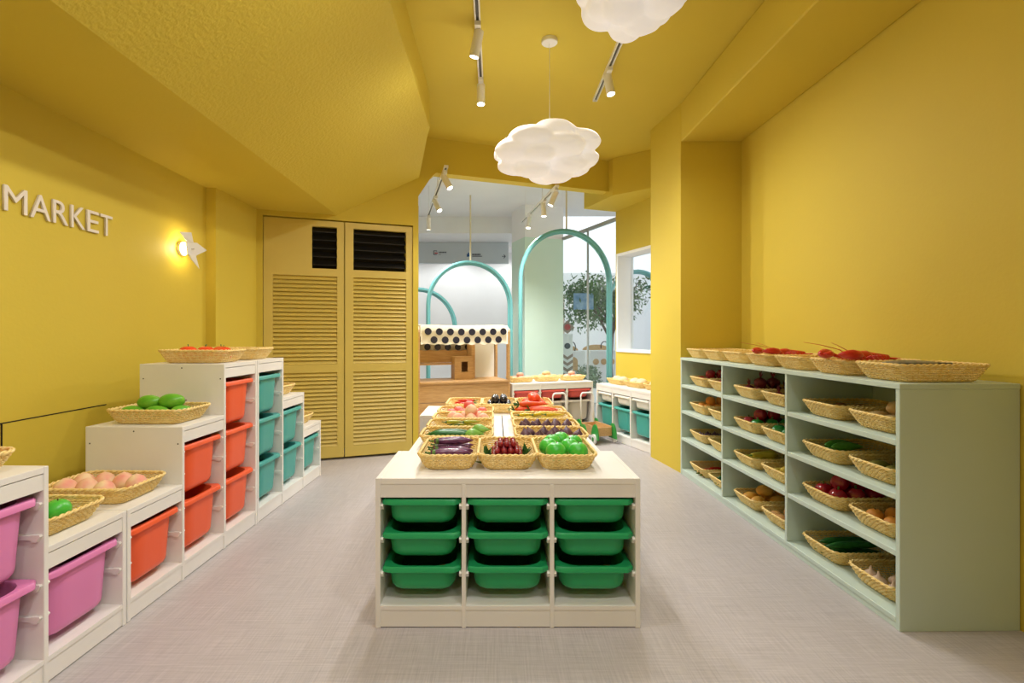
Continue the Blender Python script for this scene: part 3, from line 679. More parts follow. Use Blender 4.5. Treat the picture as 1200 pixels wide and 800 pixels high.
scatter('big_peach', b, ((-0.115, -0.06), (-0.04, 0.045), (-0.115, 0.03), (0.045, -0.062), (-0.035, -0.05), (0.045, 0.04), (0.115, 0.02)), 'large pink and yellow peach above the orange bin', 'large peaches on the orange-bin unit', 'peach', 1.0, 23)
b = step_basket(uB, 1, 0.685, 'wicker basket of green limes on the middle orange-bin step', dx=-0.01)
scatter('lime', b, ((-0.10, -0.05, 0, 0.2), (0.02, -0.055, 0, 0.1), (-0.10, 0.03, 0, -0.2), (0.02, 0.03, 0, 0.2), (0.11, -0.02, 0, 1.2), (-0.04, -0.02, 0.05, 0.1), (0.06, -0.01, 0.052, 0.3)), 'green lime in the basket on the middle orange-bin step', 'limes on the orange-bin unit', 'lime', 1.0, 24)
b = step_basket(uB, 2, 0.945, 'wicker basket of tomatoes on the tall orange-bin step')
scatter('tomato', b, ((-0.06, -0.04), (0.04, -0.05), (0.12, -0.02), (-0.02, 0.05), (0.07, 0.045)), 'red tomato in the basket on the tall orange-bin step', 'tomatoes on the orange-bin unit', 'tomato', 1.2, 25)
step_basket(uC, 0, 0.945, 'empty wicker basket on the tallest teal-bin step')
step_basket(uC, 1, 0.685, 'empty wicker basket on the middle teal-bin step')
step_basket(uC, 2, 0.43, 'empty wicker basket on the lowest teal-bin step')

# --- sage shelf baskets
MS = Matrix.Translation(SH.location) @ Matrix.Rotation(SH.rotation_euler.z, 4, 'Z')
def shelf_basket(yl, z, label, kind='cubby', xl=0.212, rz=0.0):
    p = MS @ Vector((xl, yl, 0)); return Basket(kind, p.x, p.y, z, SH.rotation_euler.z+rz, label)
# local -x of these baskets points into the room
TOPL = ['wicker basket holding a grey fish on the near end of the sage shelf top', 'wicker basket holding the larger red lobster on the sage shelf', 'empty wicker basket between the two lobster baskets', 'wicker basket holding the smaller red lobster on the sage shelf', 'empty wicker basket behind the smaller lobster', 'empty wicker basket second from the pillar on the sage shelf', 'empty wicker basket beside the pillar on the sage shelf top']
tops = [shelf_basket(0.155+0.297*k, SHH, TOPL[k], 'big', 0.208) for k in range(7)]
CUB = {   # (column from the near end, row from the bottom) : two fillings (far basket, near basket)
 (0,3): ('mushroom', 'bread_roll'), (0,2): ('bean_pod', 'avocado'), (0,1): ('bell_pepper', 'orange_fruit'), (0,0): ('long_cucumber', 'garlic'),
 (1,3): ('beet', 'beet2'), (1,2): ('mixed', 'green_pepper'), (1,1): ('squash', 'corn_cob'), (1,0): ('mango', 'potato'),
 (2,3): ('dark_apple', 'dark_apple2'), (2,2): ('orange_fruit2', 'ginger'), (2,1): ('fig2', 'bean_pod2'), (2,0): ('chili2', 'cucumber2')}
SP6 = ((-0.105, -0.05), (-0.02, -0.052), (0.065, -0.05), (-0.105, 0.045), (-0.02, 0.045), (0.065, 0.045), (-0.06, 0.0, 0.052), (0.02, 0.0, 0.052))
SPL = ((-0.06, -0.065, 0, 0.1), (-0.055, -0.02, 0, 0.0), (-0.06, 0.028, 0, 0.1), (-0.05, 0.064, 0, -0.05), (-0.055, -0.04, 0.04, 0.0), (-0.055, 0.01, 0.04, 0.1))
SPP = ((-0.11, -0.055), (-0.03, -0.055), (0.05, -0.055), (-0.11, 0.02), (-0.03, 0.022), (0.05, 0.02), (-0.10, 0.075), (0.0, 0.078), (-0.07, -0.015, 0.045), (0.01, -0.015, 0.045))
SPB = tuple((-0.11+0.055*i, -0.075+0.045*j) for i in range(5) for j in range(4))
FILL = {
 'mushroom': ('mushroom', SPP[:8], 'brown mushrooms', 'brown mushroom', 'mushroom', 1.0), 'bread_roll': ('bread_roll', ((-0.10, -0.04, 0, 0.4), (0.02, -0.04, 0, 0.2), (-0.09, 0.045, 0, 0.1), (0.03, 0.05, 0, 0.5), (-0.04, 0, 0.052, 0.2)), 'tan bread rolls', 'tan bread roll', 'bread roll', 1.0),
 'bean_pod': ('bean_pod', SPL, 'thick green bean pods', 'thick green bean pod', 'bean pod', 1.0), 'avocado': ('avocado', ((-0.10, -0.05, 0, 0.1), (0.0, -0.05, 0, 0.2), (-0.10, 0.03, 0, 0.0), (0.0, 0.03, 0, 0.1), (0.09, -0.01, 0, 1.2)), 'dull green avocados', 'dull green avocado', 'avocado', 1.0),
 'bell_pepper': ('bell_pepper', SP6, 'red bell peppers', 'glossy red bell pepper', 'bell pepper', 1.02), 'orange_fruit': ('orange_fruit', SP6[:6], 'oranges, nearest the shelf end panel', 'orange near the shelf end panel', 'orange', 1.0),
 'long_cucumber': ('long_cucumber', ((-0.02, -0.065, 0, 0.02), (-0.015, -0.015, 0, 0.0), (-0.02, 0.035, 0, 0.03), (-0.02, -0.042, 0.042, 0.04), (-0.015, 0.01, 0.042, 0.0)), 'long dark cucumbers', 'long dark green cucumber', 'cucumber', 0.80), 'garlic': ('garlic', SPP[:7], 'pinkish garlic bulbs', 'pinkish garlic bulb', 'garlic', 1.0),
 'beet': ('beet', SP6, 'dark red beets, beside the divider', 'dark red beet in the basket by the divider', 'beet', 1.05), 'beet2': ('beet', SP6, 'dark red beets, in front of other beets', 'dark red beet in the second beet basket', 'beet', 0.95),
 'mixed': ('green_pepper', SP6[:3], 'mixed red and green peppers', 'green pepper among red ones', 'pepper', 1.0), 'green_pepper': ('green_pepper', SP6[:5], 'bright green peppers', 'bright green pepper', 'pepper', 1.05),
 'squash': ('squash', SPL[:5], 'curved yellow squash', 'curved yellow squash', 'squash', 1.0), 'corn_cob': ('corn_cob', SPL[:5], 'yellow corn cobs', 'yellow corn cob', 'corn', 1.0),
 'mango': ('mango', ((-0.10, -0.05, 0, 0.3), (0.02, -0.05, 0, 0.1), (-0.10, 0.035, 0, 0.0), (0.02, 0.04, 0, 0.2), (-0.04, -0.01, 0.055, 0.1), (0.08, 0.0, 0.05, 0.3)), 'golden mangoes', 'golden mango', 'mango', 1.0), 'potato': ('potato', SPP, 'brown potatoes', 'brown potato', 'potato', 0.95),
 'dark_apple': ('dark_apple', SP6, 'dark red apples, beside the pillar', 'dark red apple in the basket by the pillar', 'apple', 1.0), 'dark_apple2': ('dark_apple', SP6, 'dark red apples, by the divider', 'dark red apple in the basket by the divider', 'apple', 0.98),
 'orange_fruit2': ('orange_fruit', SP6, 'oranges, beside the pillar', 'orange in the basket by the pillar', 'orange', 1.0), 'ginger': ('ginger', SPP[:8], 'brown ginger roots', 'brown ginger root', 'ginger', 1.0),
 'fig2': ('fig', SPB[:14], 'dark purple figs in a shelf cubby', 'dark purple fig in a shelf cubby', 'fig', 1.15), 'bean_pod2': ('bean_pod', SPL[:5], 'green bean pods by the pillar column', 'green bean pod by the figs', 'bean pod', 0.95),
 'chili2': ('red_chili', ((-0.10, -0.05, 0, 0.3), (-0.02, -0.05, 0, 0.1), (0.06, -0.04, 0, 0.2), (-0.10, 0.0, 0, 0.4), (0.0, 0.0, 0, 0.1), (-0.08, 0.04, 0, 0.0), (0.02, 0.05, 0, 0.3), (-0.08, -0.02, 0.02, 0.2), (0.0, 0.02, 0.02, 0.1)), 'red chilies in the bottom cubby', 'red chili in a bottom cubby', 'chili', 1.3), 'cucumber2': ('cucumber', SPL, 'short cucumbers in the bottom cubby', 'short dark cucumber in a bottom cubby', 'cucumber', 1.0)}
ROWN = {0: 'bottom', 1: 'second', 2: 'third', 3: 'top'}
for (c, r), (fa, ne) in CUB.items():
    y0, y1 = ydiv[c]+0.01, ydiv[c+1]-0.01; mid = (y0+y1)/2
    for (key, yy, dx, rz) in ((fa, mid+0.158, 0.0, 0.0), (ne, mid-0.158, 0.0, 0.0)):
        kind, spots, bl, fl, cat, s = FILL[key]
        b = shelf_basket(yy, SHZ[r], 'wicker basket of %s on the sage shelf' % bl, 'cubby', 0.209, rz)
        scatter(kind, b, spots, fl+' on the sage shelf', bl+' on the sage shelf', cat, s, 31+c*4+r)
        if key == 'mixed': scatter('bell_pepper', b, SP6[3:], 'red pepper among green ones on the sage shelf', 'red peppers in the mixed basket', 'pepper', 0.95, 50)

# lobsters and fish
def make_lobster(b, s, x, y, z, rz, label):
    p = b.at(x, y, z); o = thing('lobster', label, 'lobster', p, b.rz+rz); m = FM['lobster']
    bm = nb(); rads = []; path = []
    path += [(-0.075, 0, 0.026), (-0.06, 0, 0.026), (-0.03, 0, 0.026), (0.0, 0, 0.026), (0.012, 0, 0.026)]; rads += [0.004, 0.015, 0.023, 0.025, 0.022]
    tube(bm, path, rads, 14); obj('carapace', smooth(bm), m, o)
    bm = nb(); path = []; rads = []
    for k in range(6):
        x0 = 0.012+0.019*k; r0 = 0.022-0.0022*k
        path += [(x0, 0, 0.024), (x0+0.003, 0, 0.024), (x0+0.016, 0, 0.024)]; rads += [r0*0.85, r0, r0*0.94]
    tube(bm, path, rads, 14); obj('tail', smooth(bm), m, o)
    bm = nb()
    for a in (-0.7, -0.35, 0, 0.35, 0.7):
        d = Vector((math.cos(a), math.sin(a), 0)); sd = Vector((-d.y, d.x, 0)); c = Vector((0.122, 0, 0.018))
        extrude_poly(bm, [c, c+d*0.022+sd*0.009, c+d*0.04+sd*0.005, c+d*0.042-sd*0.005, c+d*0.022-sd*0.009], Vector((0, 0, 0.005)))
    obj('tail_fan', bm, m, o)
    for sg in (-1, 1):
        bm = nb(); tube(bm, [(-0.045, sg*0.018, 0.024), (-0.075, sg*0.045, 0.028), (-0.10, sg*0.05, 0.036)], [0.006, 0.006, 0.007], 8)
        tube(bm, [(-0.095, sg*0.05, 0.036), (-0.115, sg*0.052, 0.038), (-0.145, sg*0.050, 0.040), (-0.175, sg*0.040, 0.040), (-0.19, sg*0.032, 0.040)], [0.007, 0.015, 0.018, 0.011, 0.002], 10)
        tube(bm, [(-0.125, sg*0.040, 0.040), (-0.15, sg*0.024, 0.040), (-0.178, sg*0.026, 0.040)], [0.010, 0.009, 0.002], 8)
        obj('claw', smooth(bm), m, o)
        bm = nb(); tube(bm, [(-0.072, sg*0.006, 0.032), (-0.12, sg*0.012, 0.055), (-0.19, sg*0.03, 0.072), (-0.25, sg*0.05, 0.082)], [0.0018, 0.0014, 0.001, 0.0006], 5); obj('antenna', bm, m, o)
        for k in range(4):
            xx = -0.035+0.015*k
            bm = nb(); tube(bm, [(xx, sg*0.018, 0.020), (xx+0.004*k, sg*0.045, 0.034), (xx+0.008*k, sg*0.066, 0.008)], [0.0035, 0.003, 0.0015], 6); obj('leg', bm, m, o)
    o.scale = (s, s, s); return o
make_lobster(tops[1], 1.25, 0.0, -0.01, 0.036, 0.35, 'large red lobster with long antennae in a basket on the sage shelf')
make_lobster(tops[3], 1.1, 0.0, 0.0, 0.036, 0.3, 'smaller red lobster in a basket further along the sage shelf')
p = tops[0].at(-0.04, 0.0, 0.046)
fo = thing('toy_fish', 'flat dark grey toy fish in the near basket on the sage shelf', 'fish', p, tops[0].rz+0.1)
bm = nb(); blob(bm, 0.115, 0.055, 0.012, 2, 0.0, 4, (0, 0, 0.012)); obj('body', smooth(bm), FM['fish'], fo)
bm = nb(); extrude_poly(bm, [Vector(q) for q in ((0.10, 0, 0.008), (0.15, 0.04, 0.008), (0.14, 0, 0.008), (0.15, -0.04, 0.008))], Vector((0, 0, 0.007))); obj('tail_fin', bm, FM['fish'], fo)

# ------------------------------------------------------------------ market sign and wall lamp
sg = thing('wall_sign', 'raised white letters reading MARKET on the yellow wall', 'sign', (-2.05, 2.07, 1.615))
M_letter = mat('white_letter', (236, 226, 212), 0.4); M_letter_side = mat('white_letter_return', (214, 196, 168), 0.5)
LX = [('M', 2.073, 2.176), ('A', 2.190, 2.290), ('R', 2.303, 2.384), ('K', 2.401, 2.483), ('E', 2.496, 2.568), ('T', 2.580, 2.660)]
for ch, y0, y1 in LX:
    cu = bpy.data.curves.new('letter_curve', 'FONT'); cu.body = ch; cu.size = 0.15; cu.extrude = 0.0045; cu.resolution_u = 4
    to = bpy.data.objects.new('letter_tmp', cu); C.objects.link(to)
    bpy.context.view_layer.update()
    me = bpy.data.meshes.new_from_object(to.evaluated_get(bpy.context.evaluated_depsgraph_get()))
    bpy.data.objects.remove(to); bpy.data.curves.remove(cu)
    xs = [v.co.x for v in me.vertices]; ys = [v.co.y for v in me.vertices]; zs = [v.co.z for v in me.vertices]
    x0, x1, b0, b1, z0 = min(xs), max(xs), min(ys), max(ys), min(zs)
    for v in me.vertices:
        v.co = Vector(((v.co.z-z0)+0.004, (y0-2.07)+(v.co.x-x0)/(x1-x0)*(y1-y0), (v.co.y-b0)/(b1-b0)*0.107))
    me.materials.clear(); obj('letter', me, M_letter, sg)
# wall lamp: folded bird with a bulb behind
bl = thing('wall_lamp', 'white folded bird wall lamp glowing on the yellow wall', 'wall lamp', (-2.05, 3.26, 1.655))
bm = nb(); cyl(bm, (0, 0, 0), 0.045, 0.02, 'x', 24); obj('wall_plate', bm, M_metal, bl)
bm = nb(); cyl(bm, (0.02, 0, 0), 0.006, 0.07, 'x', 10); obj('arm', bm, M_metal, bl)
bm = nb(); blob(bm, 0.02, 0.024, 0.024, 0, 0, 3, (0.038, 0.022, 0)); obj('bulb', smooth(bm), M_bulb, bl)
def bird(bm, pts): extrude_poly(bm, [Vector(p) for p in pts], Vector((0.004, 0, 0)))
bm = nb(); bird(bm, ((0.065, -0.055, 0.036), (0.065, 0.02, 0.045), (0.065, 0.06, 0.05), (0.065, 0.175, 0.018), (0.065, 0.06, -0.032), (0.065, 0.0, -0.075), (0.065, -0.045, -0.03))); obj('bird_body', bm, M_metal, bl)
bm = nb(); extrude_poly(bm, [Vector(p) for p in ((0.067, 0.02, 0.04), (0.085, -0.035, 0.10), (0.10, -0.175, 0.075), (0.069, -0.05, 0.034))], Vector((0.004, 0, 0))); obj('wing', bm, M_metal, bl)
bm = nb(); extrude_poly(bm, [Vector(p) for p in ((0.067, 0.045, -0.04), (0.09, 0.045, -0.125), (0.08, -0.02, -0.075), (0.068, -0.03, -0.04))], Vector((0.004, 0, 0))); obj('wing', bm, M_metal, bl)
L = bpy.data.lights.new('bulb_light', 'POINT'); L.energy = 1.5; L.color = (1, 0.85, 0.55); L.shadow_soft_size = 0.02
lo = bpy.data.objects.new('bulb_light', L); C.objects.link(lo); lo.parent = bl; lo.location = (0.05, -0.012, 0)

# ------------------------------------------------------------------ cloud pendants
def cloud_mesh(rx, ry, rz_, seed, nb_=22):
    rnd = random.Random(seed); bl = []
    for k in range(nb_):       # lumps spread evenly over the ellipsoid
        z = 1-2*(k+0.5)/nb_; a = k*2.39996+rnd.uniform(-0.25, 0.25); q = math.sqrt(max(0, 1-z*z))
        d = Vector((q*math.cos(a), q*math.sin(a), z)); bl.append((d*rnd.uniform(0.50, 0.66), rnd.uniform(0.25, 0.38)))
    bl.append((Vector((0, 0, 0)), 0.55))
    bm = nb(); bmesh.ops.create_icosphere(bm, subdivisions=6, radius=1)
    for v in bm.verts:
        d = v.co.normalized(); vals = []
        for c, r in bl:
            b_ = d.dot(c); disc = b_*b_-(c.length_squared-r*r)
            if disc > 0:
                t = b_+math.sqrt(disc)
                if t > 0: vals.append(t)
        mx = max(vals); t = math.log(sum(math.exp(34*(x_-mx)) for x_ in vals))/34+mx
        t *= 1+0.018*noise.noise(d*6+Vector((seed, 0, 0)))
        p = d*t; v.co = Vector((p.x*rx, p.y*ry, p.z*rz_))
    bmesh.ops.smooth_vert(bm, verts=bm.verts, factor=0.5, use_axis_x=True, use_axis_y=True, use_axis_z=True)
    return mesh_from(bm, 'cloud', True)
def cloud_mat():
    m = mat('cloud_shade', (244, 241, 240), 0.8, emit=CLOUD_E, bump=0.35, bscale=16); return m
def make_cloud(x, y, zc, rx, ry, rz_, seed, label, rz=0.0, ox=0.0):
    o = thing('cloud_pendant', label, 'pendant lamp', (x, y, ZC), rz)
    bm = nb(); lathe(bm, [(0.001, -0.024), (0.046, -0.024), (0.05, -0.02), (0.05, 0.0), (0.001, 0.0)], 24); obj('canopy', bm, M_metal, o)
    bm = nb(); tube(bm, [(0, 0, -0.02), (0, 0, zc-ZC+rz_*0.7)], 0.0022, 6); obj('cord', bm, M_metal, o)
    obj('shade', cloud_mesh(rx, ry, rz_, seed), cloud_mat(), o, (ox, 0, zc-ZC)); return o
make_cloud(0.338, 3.09, 2.208, 0.385, 0.30, 0.195, 4, 'white cloud pendant lamp hanging clear before the opening to the hall', ox=-0.03)
make_cloud(0.565, 2.05, 2.505, 0.285, 0.25, 0.20, 9, 'white cloud pendant lamp nearer the middle of the yellow ceiling')

# ------------------------------------------------------------------ track lights
def make_track(x0, y0, x1, y1, z, label):
    dx, dy = x1-x0, y1-y0; L_ = math.hypot(dx, dy); rz = math.atan2(dy, dx)
    o = thing('light_track', label, 'light track', (x0, y0, z), rz)
    bm = nb(); box(bm, 0, L_, -0.017, -0.009, -0.022, 0); box(bm, 0, L_, 0.009, 0.017, -0.022, 0); box(bm, 0, L_, -0.009, 0.009, -0.006, 0); obj('channel', bm, M_metal, o)
    bm = nb(); box(bm, 0.004, L_-0.004, -0.008, 0.008, -0.011, -0.007); obj('conductor', bm, mat('grey_track_slot', (96, 92, 86), 0.5), o)
    bm = nb(); box(bm, L_-0.0, L_+0.008, -0.018, 0.018, -0.023, 0); box(bm, -0.008, 0, -0.018, 0.018, -0.023, 0); obj('end_cap', bm, M_metal, o)
    return o
def make_spot(x, y, z, tilt, az, label, watts, group, light=True, rz=PI/2, spread=2.65):
    o = thing('track_spotlight', label, 'spotlight', (x, y, z-0.022), 0, group)
    bm = nb(); box(bm, -0.017, 0.017, -0.065, 0.065, -0.024, -0.0005); a_ = obj('adapter', bm, M_metal, o); a_.rotation_euler.z = rz-PI/2
    bm = nb(); cyl(bm, (0, 0, -0.05), 0.007, 0.028, 'z', 10); obj('stem', bm, M_metal, o)
    d = Vector((math.sin(tilt)*math.cos(az), math.sin(tilt)*math.sin(az), -math.cos(tilt)))
    q = d.to_track_quat('-Z', 'Y')
    b_ = nb(); lathe(b_, [(0.001, 0.035), (0.026, 0.035), (0.029, 0.031), (0.029, -0.115), (0.025, -0.115), (0.025, -0.108), (0.001, -0.108)], 24)
    h = obj('lamp_head', b_, M_metal, o, (0, 0, -0.055)); h.rotation_mode = 'QUATERNION'; h.rotation_quaternion = q
    b_ = nb(); cyl(b_, (0, 0, -0.1125), 0.0245, 0.003, 'z', 20); l_ = obj('lens', b_, M_lens, h)
    if light:
        L = bpy.data.lights.new('spot_light', 'SPOT'); L.energy = watts; L.spot_size = spread; L.spot_blend = 0.85; L.shadow_soft_size = 0.05; L.color = (1, 0.975, 0.94)
        lo = bpy.data.objects.new('spot_light', L); C.objects.link(lo); lo.parent = h; lo.location = (0, 0, -0.125)
    return o
make_track(-0.10, -1.9, -0.10, 3.62, ZC, 'white ceiling light track over the stepped-unit side of the island')
make_track(0.775, -1.9, 0.775, 3.86, ZC, 'white ceiling light track over the sage shelf side of the island')
G1 = 'track spotlights in the yellow room'
make_spot(-0.10, 2.93, ZC, 0.25, PI*0.80, 'white track spotlight tilted beside the pendant canopy', SPOT_W, G1)
make_spot(-0.10, 3.56, ZC, 0.12, -PI/2, 'white track spotlight hanging straight at the track end', SPOT_W, G1)
make_spot(0.775, 3.42, ZC, 0.22, -0.9, 'white track spotlight on the shelf-side track', SPOT_W, G1)
for k, (x, y) in enumerate(((-0.10, 1.7), (-0.10, 0.5), (-0.10, -0.8), (0.775, 1.9), (0.775, 0.6), (0.775, -0.8))):  # unseen spots added along the tracks for more room light
    make_spot(x, y, ZC, 0.40 if x < 0 else 0.5, PI, 'added unseen track spotlight further up the yellow ceiling, over the floor', SPOT_W, 'added track spotlights over the near floor')

# ------------------------------------------------------------------ the white hall beyond
bm = nb(); prism(bm, [(-5, 2.9), bp_(-0.2, 0.12), bp_(4.4, 0.12), (6, 6.5), (6, 7.75), (-5, 7.75)], ZC, ZC+0.1); struct('ceiling_hall', bm, M_hall)
struct('ceiling_beam', box_m(-5, 0.9, 7.75, 9.6, 2.66, ZC+0.1), M_hall)
struct('wall_hall_back', box_m(-5, 0.5, 9.6, 9.75, 0, 2.66), M_hall)
struct('wall_hall_end', box_m(0.5, 6, 12.8, 12.95, 0, 2.66), M_hall)
struct('wall_hall_left', box_m(-5.1, -5, 2.9, 14, 0, ZC), M_hall)
PL = [(0.42, 7.0), (0.42+EX*0.60, 7.0+EY*0.60), (0.42+EX*0.60+NX*0.5, 7.0+EY*0.6+NY*0.5), (0.42+NX*0.5, 7.0+NY*0.5)]
bm = nb(); prism(bm, PL, 0, 2.46); struct('wall_mint_pillar', bm, M_mint)
bm = nb(); prism(bm, [(x, y) for x, y in PL], 2.46, ZC); struct('trim_3', bm, M_hall)
# grey fascia with wayfinding marks
fs = thing('wayfinding_sign', 'long grey hanging wayfinding fascia with icons and an arrow', 'sign', (-0.64, 8.5, 2.30))
M_fas = mat('grey_fascia', (190, 198, 204), 0.5, (196, 204, 209), 2)
obj('fascia', box_m(-1.1, 0.87, 0, 0.1, 0, 0.355), M_fas, fs)
M_ink = mat('dark_ink', (60, 66, 84), 0.6); M_inkb = mat('blue_ink', (44, 96, 156), 0.6); M_inkr = mat('red_ink', (190, 50, 60), 0.6)
def ink(pl, m, nm): 
    bm = nb()
    for (x0, x1, z0, z1) in pl: box(bm, x0, x1, -0.006, 0.0, z0, z1)
    obj(nm, bm, m, fs)
xo = lambda px: (px-580)*8.5/585+0.64
zo = lambda py: 1.1+(391-py)*8.5/585-2.30
ink([(xo(508), xo(508)+0.012, zo(298.6), zo(293.4)), (xo(508), xo(512), zo(293.9), zo(293.4)), (xo(508), xo(512), zo(298.6), zo(298.1)), (xo(511.6), xo(512), zo(295), zo(293.5))], M_ink, 'door_icon')
ink([(xo(509.5), xo(513), zo(297.2), zo(296))], M_inkr, 'arrow_icon')
ink([(xo(514.5)+0.022*k, xo(514.5)+0.022*k+0.015, zo(296.3), zo(294.9)) for k in range(6)]+[(xo(514.5), xo(516.5), zo(298.2), zo(297.7))], M_ink, 'lettering')
ink([(xo(547), xo(551), zo(300.6), zo(298.2)), (xo(548.3), xo(550), zo(298.2), zo(296)), (xo(547), xo(548), zo(300.9), zo(297.5))], M_inkb, 'stairs_icon')
ink([(xo(553.5)+0.024*k, xo(553.5)+0.024*k+0.017, zo(298.9), zo(297.2)) for k in range(6)]+[(xo(553.5), xo(565), zo(300.5), zo(299.9))], M_ink, 'lettering')
bm = nb()
def bar(bm, a, b, w):
    a = Vector(a); b = Vector(b); d = (b-a).normalized(); s = Vector((-d.z, 0, d.x))*w
    extrude_poly(bm, [a+s, b+s, b-s, a-s], Vector((0, 0.006, 0)))
bar(bm, (xo(588.3), -0.006, zo(300.3)), (xo(592.3), -0.006, zo(300.3)), 0.005); bar(bm, (xo(590.3), -0.006, zo(298.2)), (xo(592.4), -0.006, zo(300.4)), 0.005); bar(bm, (xo(590.3), -0.006, zo(302.5)), (xo(592.4), -0.006, zo(300.2)), 0.005)
obj('arrow', bm, M_ink, fs)
# arches on rods
def make_arch(cx, cy, w, ztop, label, rod=True, group=None, tubes=(0.0, 0.03), rz=0.34):
    o = thing('arch_frame', label, 'arch', (cx, cy, 0), rz)
    r = w/2
    for k, dd in enumerate(tubes):
        rr = r-dd*0.6; path = [(-rr, dd, 0.0), (-rr, dd, 0.8), (-rr, dd, ztop-r)]
        for q in range(1, 24): a = PI-PI*q/24; path.append((rr*math.cos(a), dd, ztop-r+rr*math.sin(a)))
        path += [(rr, dd, ztop-r), (rr, dd, 0.8), (rr, dd, 0.0)]
        bm = nb(); tube(bm, path, 0.022, 10); obj('arch_tube', mesh_from(bm, 'arch', True), M_teal_arch, o)
    if rod:
        bm = nb(); tube(bm, [(0, 0.012, ztop), (0, 0.012, ZC)], 0.011, 8); obj('hanging_rod', bm, mat('cream_rod', (222, 212, 178), 0.4), o)
    return o
make_arch(0.885, 6.14, 1.24, 2.37, 'tall teal tubular arch in front of the mint pillar')
make_arch(-0.318, 6.55, 1.14, 2.04, 'low teal tubular arch behind the polka-dot stall')
make_arch(-1.09, 7.1, 1.1, 1.74, 'smaller teal tubular arch half hidden behind the closet edge')
make_arch(2.02, 7.0, 1.0, 1.98, 'teal tubular arch seen through the side window', rod=False)
# glass partition from the mint pillar to the window wall
gp = thing('glass_partition', 'clear glass partition with pale head rail beside the mint pillar', 'glass partition', (0.985, 7.2, 0), math.atan2(5.93-7.2, 1.46-0.985))
GL = math.hypot(5.93-7.2, 1.46-0.985)
M_glass = glass_mat('partition_glass', (0.95, 0.98, 0.97), 0.05); M_gf = mat('grey_rail', (168, 172, 170), 0.4)
obj('head_rail', box_m(0, GL, -0.02, 0.02, 2.45, 2.49), M_gf, gp); obj('floor_rail', box_m(0, GL, -0.02, 0.02, 0, 0.04), M_gf, gp)
for k in range(2): obj('pane', box_m(GL/2*k+0.004, GL/2*(k+1)-0.004, -0.005, 0.005, 0.04, 2.45), M_glass, gp)
bm = nb(); box(bm, GL/2-0.008, GL/2+0.008, -0.012, 0.012, 0.04, 2.45); obj('mullion', bm, M_gf, gp)
G2 = 'track spotlights in the white hall'
def hang(tr, L_):
    for q in (L_*0.35, L_*0.85):
        bm = nb(); cyl(bm, (q, 0, 0), 0.004, ZC-2.585, 'z', 8); obj('suspension_rod', bm, M_metal, tr)
ZT = 2.585
hang(make_track(-0.43, 4.40, -0.88, 6.45, ZT, 'white suspended light track running from the header over the stall'), 2.1)
hang(make_track(0.62, 4.98, 0.35, 6.6, ZT, 'white suspended light track running from the header beside the tall arch'), 1.64)
def onl(a, b, Y): t = (Y-a[1])/(b[1]-a[1]); return a[0]+(b[0]-a[0])*t, Y
for (a_, b_, Y, t, az, lb) in (((-0.43, 4.40), (-0.88, 6.45), 4.52, 0.55, -0.5, 'cream track spotlight angled down just past the opening header'), ((-0.43, 4.40), (-0.88, 6.45), 5.35, 0.55, -0.6, 'cream track spotlight midway along the stall track'), ((-0.43, 4.40), (-0.88, 6.45), 6.2, 0.15, PI/2, 'white track spotlight at the far end of the stall track'),
     ((0.62, 4.98), (0.35, 6.6), 5.06, 0.4, PI, 'cream track spotlight near the hanging cloud'), ((0.62, 4.98), (0.35, 6.6), 5.5, 0.05, 0, 'white track spotlight midway along the arch track'), ((0.62, 4.98), (0.35, 6.6), 6.15, 0.25, -PI*0.7, 'white track spotlight at the far end of the arch track')):
    xx, yy = onl(a_, b_, Y); make_spot(xx, yy, ZT, t, az, lb, FAR_W, G2, rz=math.atan2(b_[1]-a_[1], b_[0]-a_[0]))

for k, x in enumerate((-3.2, -2.0, -0.8, 0.3)):  # lamps added out of sight behind the fascia to brighten the back wall
    o = thing('fill_light', 'added unseen round light in the lowered hall ceiling, brightening the back wall', 'fill_light', (x, 9.05, 2.66), 0, 'added hall fill lights')
    bm = nb(); lathe(bm, [(0.05, 0.0), (0.075, 0.0), (0.075, -0.008), (0.05, -0.006)], 24); obj('trim_ring', bm, M_metal, o)
    bm = nb(); cyl(bm, (0, 0, -0.004), 0.05, 0.003, 'z', 20); obj('lens', bm, M_lens, o)
    L = bpy.data.lights.new('fill_spot', 'SPOT'); L.energy = 26; L.spot_size = 2.9; L.spot_blend = 0.6; L.shadow_soft_size = 0.05
    lo = bpy.data.objects.new('fill_spot', L); C.objects.link(lo); lo.parent = o; lo.location = (0, 0, -0.02)

